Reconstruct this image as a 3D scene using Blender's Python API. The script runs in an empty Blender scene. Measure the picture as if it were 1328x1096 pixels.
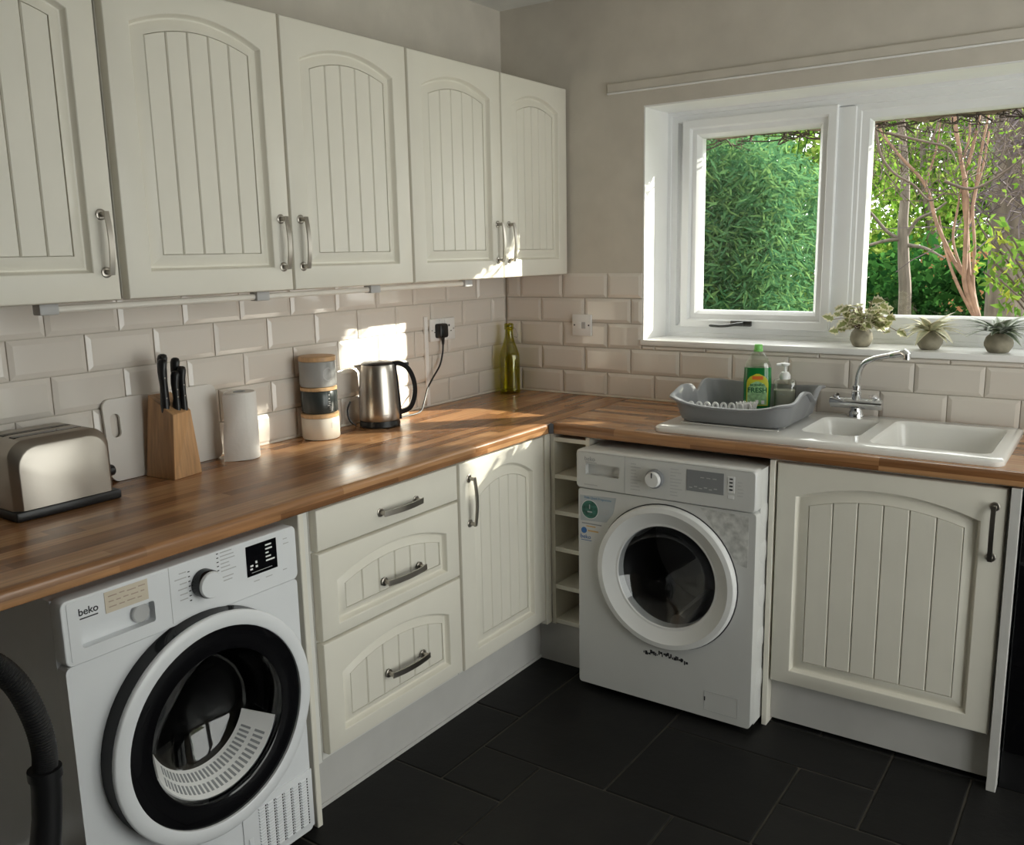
import bpy, bmesh, math, random
import numpy as np
from mathutils import Matrix, Vector
random.seed(7); rng = np.random.default_rng(7)
S = bpy.context.scene
COL = S.collection
PI = math.pi

# ------------------------------------------------------------------ camera, world, sun, exposure
CAM = Vector((2.248, -3.188, 1.495)); YAW, PIT, ROLL, FPX = math.radians(34.95), math.radians(-10.73), math.radians(-1.14), 1159.7
_f = Vector((-math.sin(YAW)*math.cos(PIT), math.cos(YAW)*math.cos(PIT), math.sin(PIT)))
_r = Vector((math.cos(YAW), math.sin(YAW), 0)); _u = _r.cross(_f)
_c, _s = math.cos(ROLL), math.sin(ROLL)
RIGHT, UP = _c*_r + _s*_u, -_s*_r + _c*_u
cd = bpy.data.cameras.new('camera'); cam = bpy.data.objects.new('camera', cd); COL.objects.link(cam)
cd.sensor_fit = 'HORIZONTAL'; cd.sensor_width = 36; cd.lens = FPX/1328*36; cd.clip_start = .05
cam.matrix_world = Matrix(((RIGHT.x, UP.x, -_f.x, CAM.x), (RIGHT.y, UP.y, -_f.y, CAM.y), (RIGHT.z, UP.z, -_f.z, CAM.z), (0, 0, 0, 1)))
S.camera = cam
def at(u, v, axis, val):
    d = RIGHT*((u-664)/FPX) + UP*(-(v-548)/FPX) + _f
    return CAM + d*((val-CAM[axis])/d[axis])

w = bpy.data.worlds.new('world'); S.world = w; w.use_nodes = True
w.node_tree.nodes['Background'].inputs[0].default_value = (1, .985, .955, 1)
w.node_tree.nodes['Background'].inputs[1].default_value = 3.9
sl = bpy.data.lights.new('sun', 'SUN'); sl.energy = 13; sl.angle = math.radians(.6); sl.color = (1, .93, .80)
sun = bpy.data.objects.new('sun', sl); COL.objects.link(sun)
SUND = Vector((-1, -1.02, -.52))
sun.rotation_euler = SUND.to_track_quat('-Z', 'Y').to_euler(); sun.location = (5, 6, 5)
def portal(loc, rot, sx, sy):
    l = bpy.data.lights.new('daylight_portal', 'AREA'); l.shape = 'RECTANGLE'; l.size = sx; l.size_y = sy
    l.cycles.is_portal = True
    o = bpy.data.objects.new('daylight_portal', l); COL.objects.link(o); o.location = loc; o.rotation_euler = rot
portal((3.62, -1.4, 1.12), (0, math.radians(90), 0), 2.25, 2.2)
portal((1.55, .31, 1.59), (math.radians(-90), 0, 0), 1.8, .9)
S.view_settings.view_transform = 'Standard'; S.view_settings.look = 'None'
S.view_settings.exposure = 0.3; S.view_settings.gamma = 1; S.view_settings.use_curve_mapping = False
S.cycles.max_bounces = 10; S.cycles.diffuse_bounces = 6; S.cycles.transparent_max_bounces = 24
S.cycles.caustics_reflective = False; S.cycles.caustics_refractive = False; S.cycles.sample_clamp_indirect = 6

# ------------------------------------------------------------------ materials
def newmat(name):
    m = bpy.data.materials.new(name); m.use_nodes = True
    return m, m.node_tree.nodes, m.node_tree.links, m.node_tree.nodes['Principled BSDF']
def pm(name, col, rough=.5, metal=0, var=.06, scale=8, bump=0, bscale=60, coat=0, trans=0, ior=1.45, stretch=None, rvar=0, spec=.5):
    m, N, L, b = newmat(name)
    b.inputs['Roughness'].default_value = rough; b.inputs['Metallic'].default_value = metal
    b.inputs['Coat Weight'].default_value = coat; b.inputs['Transmission Weight'].default_value = trans; b.inputs['IOR'].default_value = ior
    b.inputs['Specular IOR Level'].default_value = spec
    tc = N.new('ShaderNodeTexCoord'); mp = N.new('ShaderNodeMapping'); L.new(tc.outputs['Object'], mp.inputs[0])
    if stretch: mp.inputs['Scale'].default_value = stretch
    n = N.new('ShaderNodeTexNoise'); n.inputs['Scale'].default_value = scale; n.inputs['Detail'].default_value = 5
    L.new(mp.outputs[0], n.inputs['Vector'])
    r = N.new('ShaderNodeValToRGB'); r.color_ramp.elements[0].position = .3; r.color_ramp.elements[1].position = .7
    r.color_ramp.elements[0].color = tuple(max(0, c*(1-var)) for c in col)+(1,)
    r.color_ramp.elements[1].color = tuple(min(1, c*(1+var)) for c in col)+(1,)
    L.new(n.outputs['Fac'], r.inputs[0]); L.new(r.outputs[0], b.inputs['Base Color'])
    if rvar:
        mr = N.new('ShaderNodeMapRange'); mr.inputs['To Min'].default_value = max(.02, rough-rvar); mr.inputs['To Max'].default_value = rough+rvar
        L.new(n.outputs['Fac'], mr.inputs[0]); L.new(mr.outputs[0], b.inputs['Roughness'])
    if bump:
        n2 = N.new('ShaderNodeTexNoise'); n2.inputs['Scale'].default_value = bscale; n2.inputs['Detail'].default_value = 3
        L.new(mp.outputs[0], n2.inputs['Vector'])
        bp = N.new('ShaderNodeBump'); bp.inputs['Strength'].default_value = bump; bp.inputs['Distance'].default_value = .004
        L.new(n2.outputs['Fac'], bp.inputs['Height']); L.new(bp.outputs[0], b.inputs['Normal'])
    return m
def thin_glass(name, tint=(1, 1, 1), gl=.08, rough=.0):
    m, N, L, b = newmat(name); N.remove(b); out = N['Material Output']
    t = N.new('ShaderNodeBsdfTransparent'); t.inputs[0].default_value = tint+(1,)
    g = N.new('ShaderNodeBsdfGlossy'); g.inputs['Roughness'].default_value = rough
    lw = N.new('ShaderNodeLayerWeight'); fr = N.new('ShaderNodeMath'); fr.operation = 'POWER'; fr.inputs[1].default_value = 5; L.new(lw.outputs['Facing'], fr.inputs[0]); lw.inputs[0].default_value = .5
    mx = N.new('ShaderNodeMixShader'); ad = N.new('ShaderNodeMath'); ad.operation = 'ADD'; ad.inputs[1].default_value = gl+.03; ad.use_clamp = True
    L.new(fr.outputs[0], ad.inputs[0]); L.new(ad.outputs[0], mx.inputs[0]); L.new(t.outputs[0], mx.inputs[1]); L.new(g.outputs[0], mx.inputs[2])
    L.new(mx.outputs[0], out.inputs['Surface']); return m
def leafmat(name, c1, c2, c3=None, tr=.45):
    m, N, L, b = newmat(name); N.remove(b); out = N['Material Output']
    gm = N.new('ShaderNodeNewGeometry'); r = N.new('ShaderNodeValToRGB'); e = r.color_ramp.elements
    e[0].color = c1+(1,); e[1].color = (c3 or c2)+(1,)
    if c3: k = r.color_ramp.elements.new(.6); k.color = c2+(1,)
    L.new(gm.outputs['Random Per Island'], r.inputs[0])
    d = N.new('ShaderNodeBsdfDiffuse'); t = N.new('ShaderNodeBsdfTranslucent'); mx = N.new('ShaderNodeMixShader'); mx.inputs[0].default_value = tr
    L.new(r.outputs[0], d.inputs[0]); L.new(r.outputs[0], t.inputs[0]); L.new(d.outputs[0], mx.inputs[1]); L.new(t.outputs[0], mx.inputs[2])
    L.new(mx.outputs[0], out.inputs['Surface']); return m
def worktop_mat(name, along):
    m, N, L, b = newmat(name)
    b.inputs['Roughness'].default_value = .27; b.inputs['Coat Weight'].default_value = .15; b.inputs['Coat Roughness'].default_value = .15
    tc = N.new('ShaderNodeTexCoord'); sp = N.new('ShaderNodeSeparateXYZ'); L.new(tc.outputs['Object'], sp.inputs[0])
    cb = N.new('ShaderNodeCombineXYZ'); a2 = N.new('ShaderNodeMath'); a2.operation = 'SUBTRACT' if along == 'y' else 'ADD'
    L.new(sp.outputs['Y' if along == 'y' else 'X'], cb.inputs[0])
    L.new(sp.outputs['X' if along == 'y' else 'Y'], a2.inputs[0]); L.new(sp.outputs['Z'], a2.inputs[1]); L.new(a2.outputs[0], cb.inputs[1])
    br = N.new('ShaderNodeTexBrick'); L.new(cb.outputs[0], br.inputs['Vector'])
    br.inputs['Scale'].default_value = 1; br.inputs['Brick Width'].default_value = .42; br.inputs['Row Height'].default_value = .0405
    br.inputs['Mortar Size'].default_value = .0; br.inputs['Bias'].default_value = 0; br.offset = .37; br.offset_frequency = 3; br.squash = 1.35; br.squash_frequency = 2
    br.inputs['Color1'].default_value = (0, 0, 0, 1); br.inputs['Color2'].default_value = (1, 1, 1, 1)
    r = N.new('ShaderNodeValToRGB'); e = r.color_ramp.elements
    e[0].color = (.20, .088, .034, 1); e[1].color = (.50, .275, .13, 1)
    k = e.new(.35); k.color = (.31, .147, .061, 1); k = e.new(.7); k.color = (.40, .203, .09, 1)
    L.new(br.outputs['Color'], r.inputs[0])
    mp = N.new('ShaderNodeMapping'); mp.inputs['Scale'].default_value = (3, 70, 1); L.new(cb.outputs[0], mp.inputs[0])
    n = N.new('ShaderNodeTexNoise'); n.inputs['Scale'].default_value = 1.5; n.inputs['Detail'].default_value = 6; L.new(mp.outputs[0], n.inputs['Vector'])
    mr = N.new('ShaderNodeMapRange'); mr.inputs['From Min'].default_value = .3; mr.inputs['From Max'].default_value = .7; mr.inputs['To Min'].default_value = .72; mr.inputs['To Max'].default_value = 1.2
    L.new(n.outputs['Fac'], mr.inputs[0])
    mx = N.new('ShaderNodeMix'); mx.data_type = 'RGBA'; mx.blend_type = 'MULTIPLY'; mx.inputs['Factor'].default_value = 1
    L.new(r.outputs[0], mx.inputs['A']); L.new(mr.outputs[0], mx.inputs['B']); L.new(mx.outputs['Result'], b.inputs['Base Color'])
    return m
def slate_mat(name):
    m, N, L, b = newmat(name)
    oi = N.new('ShaderNodeObjectInfo'); tc = N.new('ShaderNodeTexCoord')
    ad = N.new('ShaderNodeVectorMath'); ad.operation = 'ADD'; L.new(tc.outputs['Object'], ad.inputs[0]); L.new(oi.outputs['Location'], ad.inputs[1])
    n = N.new('ShaderNodeTexNoise'); n.inputs['Scale'].default_value = 7; n.inputs['Detail'].default_value = 8; n.inputs['Roughness'].default_value = .65; L.new(ad.outputs[0], n.inputs['Vector'])
    r = N.new('ShaderNodeValToRGB'); r.color_ramp.elements[0].color = (.0045, .0045, .005, 1); r.color_ramp.elements[1].color = (.014, .0135, .0125, 1); L.new(n.outputs['Fac'], r.inputs[0])
    mr = N.new('ShaderNodeMapRange'); mr.inputs['To Min'].default_value = .65; mr.inputs['To Max'].default_value = 1.4; L.new(oi.outputs['Random'], mr.inputs[0])
    mx = N.new('ShaderNodeMix'); mx.data_type = 'RGBA'; mx.blend_type = 'MULTIPLY'; mx.inputs['Factor'].default_value = 1
    L.new(r.outputs[0], mx.inputs['A']); L.new(mr.outputs[0], mx.inputs['B']); L.new(mx.outputs['Result'], b.inputs['Base Color'])
    b.inputs['Roughness'].default_value = .52; b.inputs['Specular IOR Level'].default_value = .22
    bp = N.new('ShaderNodeBump'); bp.inputs['Strength'].default_value = .35; bp.inputs['Distance'].default_value = .006; L.new(n.outputs['Fac'], bp.inputs['Height']); L.new(bp.outputs[0], b.inputs['Normal'])
    return m
MT = dict(
 wall=pm('wall_paint', (.585, .545, .48), .75, bump=.08, bscale=150),
 wallb=pm('back_wall_low_bounce', (.16, .15, .14), .7), ceil=pm('ceiling_paint', (.74, .73, .70), .8),  # wallb: back wall colour darkened to cut bounced light on the fronts
 tile=pm('tile_glaze', (.71, .662, .605), .09, var=.03, scale=3, bump=.05, bscale=9, coat=.3),
 grout=pm('tile_grout', (.50, .47, .43), .9),
 caulk=pm('caulk', (.80, .77, .70), .5),
 cream=pm('cabinet_cream', (.745, .715, .63), .38, var=.02),
 carc=pm('carcass_white', (.72, .71, .67), .5, var=.02),
 plinth=pm('plinth_grey', (.52, .51, .49), .5, var=.05),
 upvc=pm('window_upvc', (.82, .83, .84), .3, var=.02),
 gloss=pm('gloss_white', (.84, .84, .83), .3, var=.02),
 app=pm('appliance_white', (.74, .755, .775), .28, var=.015),
 wmw=pm('appliance_white_warm', (.61, .61, .595), .32, var=.02),
 wmring=pm('porthole_white', (.76, .76, .75), .25, var=.02),
 grey=pm('grey_plastic', (.22, .225, .235), .4, var=.04),
 lgrey=pm('light_grey', (.46, .46, .46), .4, var=.04),
 mid=pm('mid_grey_print', (.30, .31, .32), .5),
 dpr=pm('dark_print', (.03, .03, .035), .5),
 black=pm('black_plastic', (.012, .012, .013), .35, var=.2),
 gblack=pm('black_gloss', (.004, .004, .005), .06, var=.1),
 steel=pm('brushed_steel', (.56, .52, .47), .30, 1, var=.03, scale=5), tsteel=pm('satin_steel', (.43, .395, .35), .40, 1, var=.06, scale=9, rvar=.05),
 nickel=pm('satin_nickel', (.42, .39, .35), .28, 1, var=.05),
 darkmetal=pm('dark_metal', (.10, .10, .10), .3, 1, var=.05), chrome=pm('chrome', (.75, .76, .78), .08, 1, var=.02),
 drum=pm('drum_steel', (.30, .30, .31), .35, 1, var=.1),
 ceramic=pm('sink_ceramic', (.80, .79, .76), .12, var=.02, coat=.3),
 board=pm('board_plastic', (.72, .69, .65), .4, var=.02),
 beech=pm('knife_block_wood', (.50, .29, .14), .45, var=.22, scale=5, stretch=(18, 18, 1.2)),
 bamboo=pm('bamboo_lid', (.56, .36, .19), .45, var=.15, scale=6, stretch=(20, 2, 4)),
 jgrey=pm('jar_grey', (.33, .335, .33), .3, var=.04), jdark=pm('jar_charcoal', (.035, .042, .042), .2, var=.05), jcream=pm('jar_cream', (.66, .61, .53), .3, var=.05),
 paper=pm('paper', (.80, .775, .74), .8, var=.03, bump=.15, bscale=90),
 note=pm('note_paper', (.62, .55, .44), .8, var=.05), noteink=pm('note_ink', (.42, .33, .27), .8),
 green=pm('green_liquid', (.008, .17, .035), .12, var=.05, coat=.4), lime=pm('lime_cap', (.22, .62, .15), .35), labely=pm('label_yellow', (.55, .55, .03), .4), labelg=pm('label_pale', (.32, .56, .28), .4, var=.4, scale=60), labelr=pm('label_red', (.70, .16, .03), .4), dgreen=pm('label_dark_green', (.0, .10, .03), .4),
 teal=pm('sticker_teal', (.03, .13, .10), .4, var=.5, scale=90), stk=pm('sticker_silver', (.42, .45, .47), .4, var=.08), blue=pm('sticker_blue', (.03, .13, .36), .4), lblue=pm('sticker_light_blue', (.20, .33, .48), .4), orange=pm('sticker_orange', (.60, .38, .16), .5), worn=pm('worn_label', (.52, .52, .50), .6, var=.30, scale=45),
 cloudy=thin_glass('clear_plastic', (.90, .91, .86), .12, .1), pane=thin_glass('window_pane', (.97, .99, .98), .0),
 oliveglass=thin_glass('olive_glass', (.80, .78, .20), .05), darkglass=thin_glass('dark_door_glass', (.66, .67, .68), .03), bowl=thin_glass('dryer_bowl_glass', (.92, .93, .94), .04),
 pot=pm('stone_pot', (.27, .245, .185), .75, var=.25, scale=30, bump=.3, bscale=80), soil=pm('soil', (.05, .035, .02), .95),
 rubber=pm('hose_rubber', (.018, .018, .019), .45, var=.1), wire=pm('cable_black', (.01, .01, .01), .4),
 slate=slate_mat('slate_tile'), fgrout=pm('floor_grout', (.06, .053, .043), .9, var=.3), wt_l=worktop_mat('woodblock_along_y', 'y'), wt_r=worktop_mat('woodblock_along_x', 'x'),
 bark=pm('bark_grey', (.13, .108, .092), .9, var=.35, scale=25, stretch=(1, 1, .25), bump=.4, bscale=40), stem=pm('stem_brown', (.20, .122, .088), .8, var=.3, scale=20), twig=pm('twig_dark', (.08, .06, .05), .9, var=.3), twigp=pm('twig_purple', (.10, .08, .088), .9, var=.3), thatch=pm('thatch', (.16, .115, .085), .95, var=.4, scale=40, bump=.6, bscale=80),
 earth=pm('earth', (.12, .13, .06), .95, var=.4, scale=3), brick=pm('house_render', (.45, .33, .25), .9),
 ext=pm('outside_timber', (.30, .13, .06), .8),
 lf_bam=leafmat('leaf_bamboo', (.045, .13, .065), (.085, .20, .085), (.16, .28, .10)), lf_yel=leafmat('leaf_bright', (.07, .16, .02), (.14, .24, .035), (.24, .30, .08)), lf_dark=leafmat('leaf_dark', (.010, .045, .012), (.025, .085, .018), (.045, .13, .03)), lf_mid=leafmat('leaf_mid', (.045, .12, .03), (.09, .18, .04), (.16, .24, .07)), lf_near=leafmat('leaf_near', (.06, .14, .025), (.13, .22, .04), (.30, .32, .05)),
 lf_dry=leafmat('leaf_dry', (.22, .13, .08), (.35, .22, .14), (.42, .34, .2)),
 cream_leaf=pm('leaf_cream', (.74, .70, .52), .6, var=.06), ivy_leaf=pm('leaf_ivy', (.27, .30, .11), .6, var=.25, scale=30), pale_leaf=pm('leaf_pale', (.58, .59, .42), .6, var=.15), silver_leaf=pm('leaf_silver', (.50, .53, .47), .6, var=.1), sage_leaf=pm('leaf_sage', (.20, .25, .16), .6, var=.25),
)

# ------------------------------------------------------------------ helpers
R90 = Matrix.Rotation(PI/2, 4, 'Z')          # frame of the left run: local x -> world y, local -y -> world x
def wm(o):
    return (wm(o.parent) if o.parent else Matrix()) @ o.matrix_basis
def tag(o, label=None, cat=None, group=None, kind=None):
    if label: o['label'] = label
    if cat: o['category'] = cat
    if group: o['group'] = group
    if kind: o['kind'] = kind
    return o
def thing(name, loc, label=None, cat=None, group=None, kind=None, rz=0):
    o = bpy.data.objects.new(name, None); o.empty_display_size = .05; COL.objects.link(o); o.location = loc; o.rotation_euler = (0, 0, rz)
    return tag(o, label, cat, group, kind)
def put(name, me, world, parent=None):
    o = bpy.data.objects.new(name, me); COL.objects.link(o)
    if parent is not None:
        o.parent = parent; o.matrix_basis = wm(parent).inverted() @ world
    else: o.matrix_basis = world
    return o
class MB:
    def __init__(s, F=None): s.bm = bmesh.new(); s.F = F or Matrix()
    def box(s, x0, x1, y0, y1, z0, z1, b=0, seg=2):
        t = bmesh.new(); bmesh.ops.create_cube(t, size=1)
        bmesh.ops.transform(t, matrix=Matrix.Translation(((x0+x1)/2, (y0+y1)/2, (z0+z1)/2)) @ Matrix.Diagonal((abs(x1-x0), abs(y1-y0), abs(z1-z0), 1)), verts=t.verts)
        if b: bmesh.ops.bevel(t, geom=t.edges[:], offset=b, segments=seg, affect='EDGES', profile=.5, clamp_overlap=True)
        return s.add(t)
    def add(s, t, mat=None):
        if mat: bmesh.ops.transform(t, matrix=mat, verts=t.verts)
        me = bpy.data.meshes.new('t'); t.to_mesh(me); t.free(); s.bm.from_mesh(me); bpy.data.meshes.remove(me); return s
    def rings(s, loops, close0=False, close1=False):
        V = [[s.bm.verts.new(p) for p in l] for l in loops]; n = len(V[0])
        for a, b in zip(V, V[1:]):
            for i in range(n):
                j = (i+1) % n; s.bm.faces.new((a[i], a[j], b[j], b[i]))
        if close0: s.bm.faces.new(V[0][::-1])
        if close1: s.bm.faces.new(V[-1])
        return s
    def lathe(s, prof, c=(0, 0, 0), axis='z', n=32, cap=True, m=None):
        loops = []
        for r, h in prof:
            l = []
            for i in range(n):
                a = 2*PI*i/n; x, y = max(r, 1e-5)*math.cos(a), max(r, 1e-5)*math.sin(a)
                p = {'z': (x, y, h), 'y': (x, -h, y), 'x': (h, x, y)}[axis]   # axis 'y': h grows toward -y
                l.append(Vector(p)+Vector(c) if m is None else m @ Vector(p))
            loops.append(l)
        return s.rings(loops, cap, cap)
    def tube(s, pts, r, n=8, cap=True):
        pts = [Vector(p) for p in pts]; rs = r if isinstance(r, (list, tuple)) else [r]*len(pts); loops = []; prev = None
        for i, p in enumerate(pts):
            t = (pts[min(i+1, len(pts)-1)]-pts[max(i-1, 0)]).normalized()
            if prev is None: a = t.orthogonal().normalized()
            else: a = (prev - t*prev.dot(t)); a = a.normalized() if a.length > 1e-6 else t.orthogonal().normalized()
            prev = a; b = t.cross(a)
            loops.append([p+(a*math.cos(2*PI*k/n)+b*math.sin(2*PI*k/n))*rs[i] for k in range(n)])
        return s.rings(loops, cap, cap)
    def strap(s, pts, wdir, wd, th):
        pts = [Vector(p) for p in pts]; wv = Vector(wdir).normalized()*wd/2; loops = []
        for i, p in enumerate(pts):
            t = (pts[min(i+1, len(pts)-1)]-pts[max(i-1, 0)]).normalized(); nn = t.cross(wv).normalized()*th/2
            loops.append([p+wv+nn, p-wv+nn, p-wv-nn, p+wv-nn])
        return s.rings(loops, True, True)
    def prism(s, poly, axis, a, b):
        f = {'x': lambda p, h: (h, p[0], p[1]), 'y': lambda p, h: (p[0], h, p[1]), 'z': lambda p, h: (p[0], p[1], h)}[axis]
        return s.rings([[f(p, a) for p in poly], [f(p, b) for p in poly]], True, True)
    def holed(s, outer, holes, axis, a, b):
        """flat plate (outline with holes) between a and b along axis"""
        f = {'x': lambda p, h: (h, p[0], p[1]), 'y': lambda p, h: (p[0], h, p[1]), 'z': lambda p, h: (p[0], p[1], h)}[axis]
        for h in (a, b):
            E = []
            for lp in [outer]+holes:
                v = [s.bm.verts.new(f(p, h)) for p in lp]; E += [s.bm.edges.new((v[i], v[(i+1) % len(v)])) for i in range(len(v))]
            bmesh.ops.triangle_fill(s.bm, use_beauty=True, edges=E)
        for lp in [outer]+holes: s.rings([[f(p, a) for p in lp], [f(p, b) for p in lp]])
        return s
    def build(s, name, mat, parent=None, smooth=35, kind=None, label=None):
        bm = s.bm; bmesh.ops.remove_doubles(bm, verts=bm.verts, dist=1e-5); bmesh.ops.recalc_face_normals(bm, faces=bm.faces)
        bm.transform(s.F)
        if parent is not None: bm.transform(wm(parent).inverted()); base = Matrix()
        else:
            c = [v.co for v in bm.verts]; lo = Vector((min(p[i] for p in c) for i in range(3))); hi = Vector((max(p[i] for p in c) for i in range(3)))
            o3 = Vector(((lo.x+hi.x)/2, (lo.y+hi.y)/2, lo.z)); base = Matrix.Translation(o3)
            if not s.__dict__.get('keep'): bm.transform(base.inverted())
            else: base = Matrix()
        me = bpy.data.meshes.new(name); bm.to_mesh(me); bm.free(); finish(me, mat, smooth)
        o = bpy.data.objects.new(name, me); COL.objects.link(o)
        if parent is not None: o.parent = parent
        o.matrix_basis = base
        return tag(o, label, None, None, kind)
def finish(me, mat, smooth=35):
    me.materials.append(MT[mat] if isinstance(mat, str) else mat)
    if smooth:
        me.polygons.foreach_set('use_smooth', [True]*len(me.polygons)); me.set_sharp_from_angle(angle=math.radians(smooth))
def data_mesh(name, V, Fc, mat, smooth=0):
    me = bpy.data.meshes.new(name); me.from_pydata([tuple(v) for v in V], [], Fc); me.update(); finish(me, mat, smooth); return me
def rrect(x0, x1, y0, y1, r, n=5):
    P = []
    for cx, cy, a0 in ((x1-r, y0+r, -90), (x1-r, y1-r, 0), (x0+r, y1-r, 90), (x0+r, y0+r, 180)):
        for k in range(n+1):
            a = math.radians(a0+90*k/n); P.append((cx+r*math.cos(a), cy+r*math.sin(a)))
    return P
def bez(p, n=16):
    """Catmull-Rom through points"""
    p = [Vector(q) for q in p]; out = []
    for i in range(len(p)-1):
        a, b, c, d = p[max(i-1, 0)], p[i], p[i+1], p[min(i+2, len(p)-1)]
        for k in range(n):
            t = k/n; out.append(.5*((2*b)+(c-a)*t+(2*a-5*b+4*c-d)*t*t+(3*b-a-3*c+d)*t**3))
    return out+[p[-1]]
def text_mesh(s, size, bold=0):
    cu = bpy.data.curves.new('txt', 'FONT'); cu.body = s; cu.size = size; cu.extrude = .0004; cu.offset = bold; cu.align_x = 'CENTER'
    o = bpy.data.objects.new('txt', cu); COL.objects.link(o); dg = bpy.context.evaluated_depsgraph_get()
    me = bpy.data.meshes.new_from_object(o.evaluated_get(dg)); bpy.data.objects.remove(o); return me
TXT = {k: text_mesh(k, sz, bd) for k, sz, bd in (('beko', .021, .0003), ('beko ', .020, .0), ('FRESH', .024, .0004), ('MORNING', .010, .0002), ('Daily Quick Programme', .0105, 0))}
def put_text(key, pos, F, mat, parent, name='lettering'):
    """text upright on a face that looks to local -y of frame F"""
    me = TXT[key].copy(); me.materials.clear(); me.materials.append(MT[mat])
    return put(name, me, F @ Matrix.Translation(pos) @ Matrix.Rotation(PI/2, 4, 'X'), parent)

# ------------------------------------------------------------------ room shell
CEIL, RX, BY = 2.465, 3.5, -4.7
WX0, WX1, WZ0, WZ1 = .655, 2.42, 1.150, 2.030       # window opening
b = MB(); b.keep = True; b.box(-.25, 0, BY-.2, .3, 0, CEIL); wl = b.build('wall_left', 'wall', smooth=0, kind='structure')
b = MB(); b.keep = True
b.holed([(0, -.02), (RX, -.02), (RX, CEIL), (0, CEIL)], [[(WX0, WZ0-.022), (WX1, WZ0-.022), (WX1, WZ1), (WX0, WZ1)]], 'y', 0, .30)
ww = b.build('wall_window', 'wall', smooth=0, kind='structure')
b = MB(); b.keep = True; b.holed([(BY, -.02), (.3, -.02), (.3, CEIL), (BY, CEIL)], [[(-2.5, 0), (-.3, 0), (-.3, 2.25), (-2.5, 2.25)]], 'x', RX, RX+.25)
b.build('wall_right', 'wall', smooth=0, kind='structure')
b = MB(); b.keep = True; b.box(0, RX, BY-.2, BY, 0, CEIL); b.build('wall_back', 'wallb', smooth=0, kind='structure')  # unseen wall, made dark so less fill bounces back
b = MB(); b.keep = True; b.box(-.25, RX+.25, BY-.2, .3, CEIL, CEIL+.2); b.build('ceiling', 'ceil', smooth=0, kind='structure')
b = MB(); b.keep = True; b.box(0, RX, BY, 0, -.08, -.004); fl = b.build('floor', 'fgrout', smooth=0, kind='structure')
# glazed garden door, out of view, added to bring daylight from the right
d = thing('added_door_1', (RX+.12, -2.05, 0), 'wide white glazed garden doors added in the unseen right wall for daylight', kind='structure')
def rect_frame(B, axis, x0, x1, z0, z1, prof):
    """picture frame; prof = [(inset, depth)], depth along axis"""
    f = {'y': lambda a, h, z: (a, h, z), 'x': lambda a, h, z: (h, a, z)}[axis]
    B.rings([[f(x0+i, h, z0+i), f(x1-i, h, z0+i), f(x1-i, h, z1-i), f(x0+i, h, z1-i)] for i, h in prof])
    return B
for ya, yb in ((-2.5, -1.4), (-1.4, -.3)):
    B = MB(); rect_frame(B, 'x', ya, yb, 0, 2.25, [(0, RX+.15), (0, RX+.08), (.09, RX+.08), (.09, RX+.15), (0, RX+.15)]); fr = B.build('door_frame', 'upvc', d, 0)
    B = MB(); B.box(RX+.11, RX+.116, ya+.09, yb-.09, 0.09, 2.16); B.build('pane', 'pane', d, 0)

# floor slabs: opus pattern read off the photograph, rest filled in
XS = [.07+.2125*(i) for i in range(-1, 18)]            # ..., .07, .2825, .495, .7075 ...
YS = [-.15-.205*j for j in range(-1, 23)]
def gi(x): return min(range(len(XS)), key=lambda i: abs(XS[i]-x))
def gj(y): return min(range(len(YS)), key=lambda i: abs(YS[i]-y))
occ = set(); slabs = []
def slab(i0, i1, j0, j1):
    c = {(i, j) for i in range(i0, i1) for j in range(j0, j1)}
    if c & occ: return False
    occ.update(c); slabs.append((i0, i1, j0, j1)); return True
for x0, x1, y0, y1 in ((.7075, 1.1325, -.56, -1.165), (1.1325, 1.5575, -.765, -1.165), (1.1325, 1.77, -.56, -.765), (1.5575, 1.77, -.765, -.97), (1.77, 1.9825, -.56, -.97), (.2825, .7075, -.56, -.965), (.2825, .7075, -.965, -1.37), (.7075, .92, -1.165, -1.37), (.495, .92, -1.37, -1.785), (.92, 1.345, -1.165, -1.58), (1.345, 1.77, -1.165, -1.37), (1.5575, 1.9825, -.97, -1.165), (1.9825, 2.4075, -.56, -.97)):
    slab(gi(x0), gi(x1), gj(y0), gj(y1))
for j in range(len(YS)-1):
    for i in range(len(XS)-1):
        if (i, j) in occ: continue
        for wx, wy in random.sample([(2, 2), (2, 3), (3, 2), (2, 1)], 4)+[(1, 2), (1, 1)]:
            if i+wx < len(XS) and j+wy < len(YS) and slab(i, i+wx, j, j+wy): break
_fc = {}
for i0, i1, j0, j1 in slabs:
    x0, x1, y1, y0 = max(XS[i0], 0), min(XS[i1], RX), min(YS[j0], 0), max(YS[j1], BY)
    if x1-x0 < .03 or y1-y0 < .03: continue
    k = (round(x1-x0, 3), round(y1-y0, 3))
    if k not in _fc:
        B = MB(); g = .003; B.box(-k[0]/2+g, k[0]/2-g, -k[1]/2+g, k[1]/2-g, -.012, 0, .0025, 1); B.bm.transform(Matrix())
        me = bpy.data.meshes.new('floor_tile'); B.bm.to_mesh(me); B.bm.free(); finish(me, 'slate'); _fc[k] = me
    put('floor_tile', _fc[k], Matrix.Translation(((x0+x1)/2, (y0+y1)/2, random.uniform(-.001, .0008))), fl)

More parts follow.
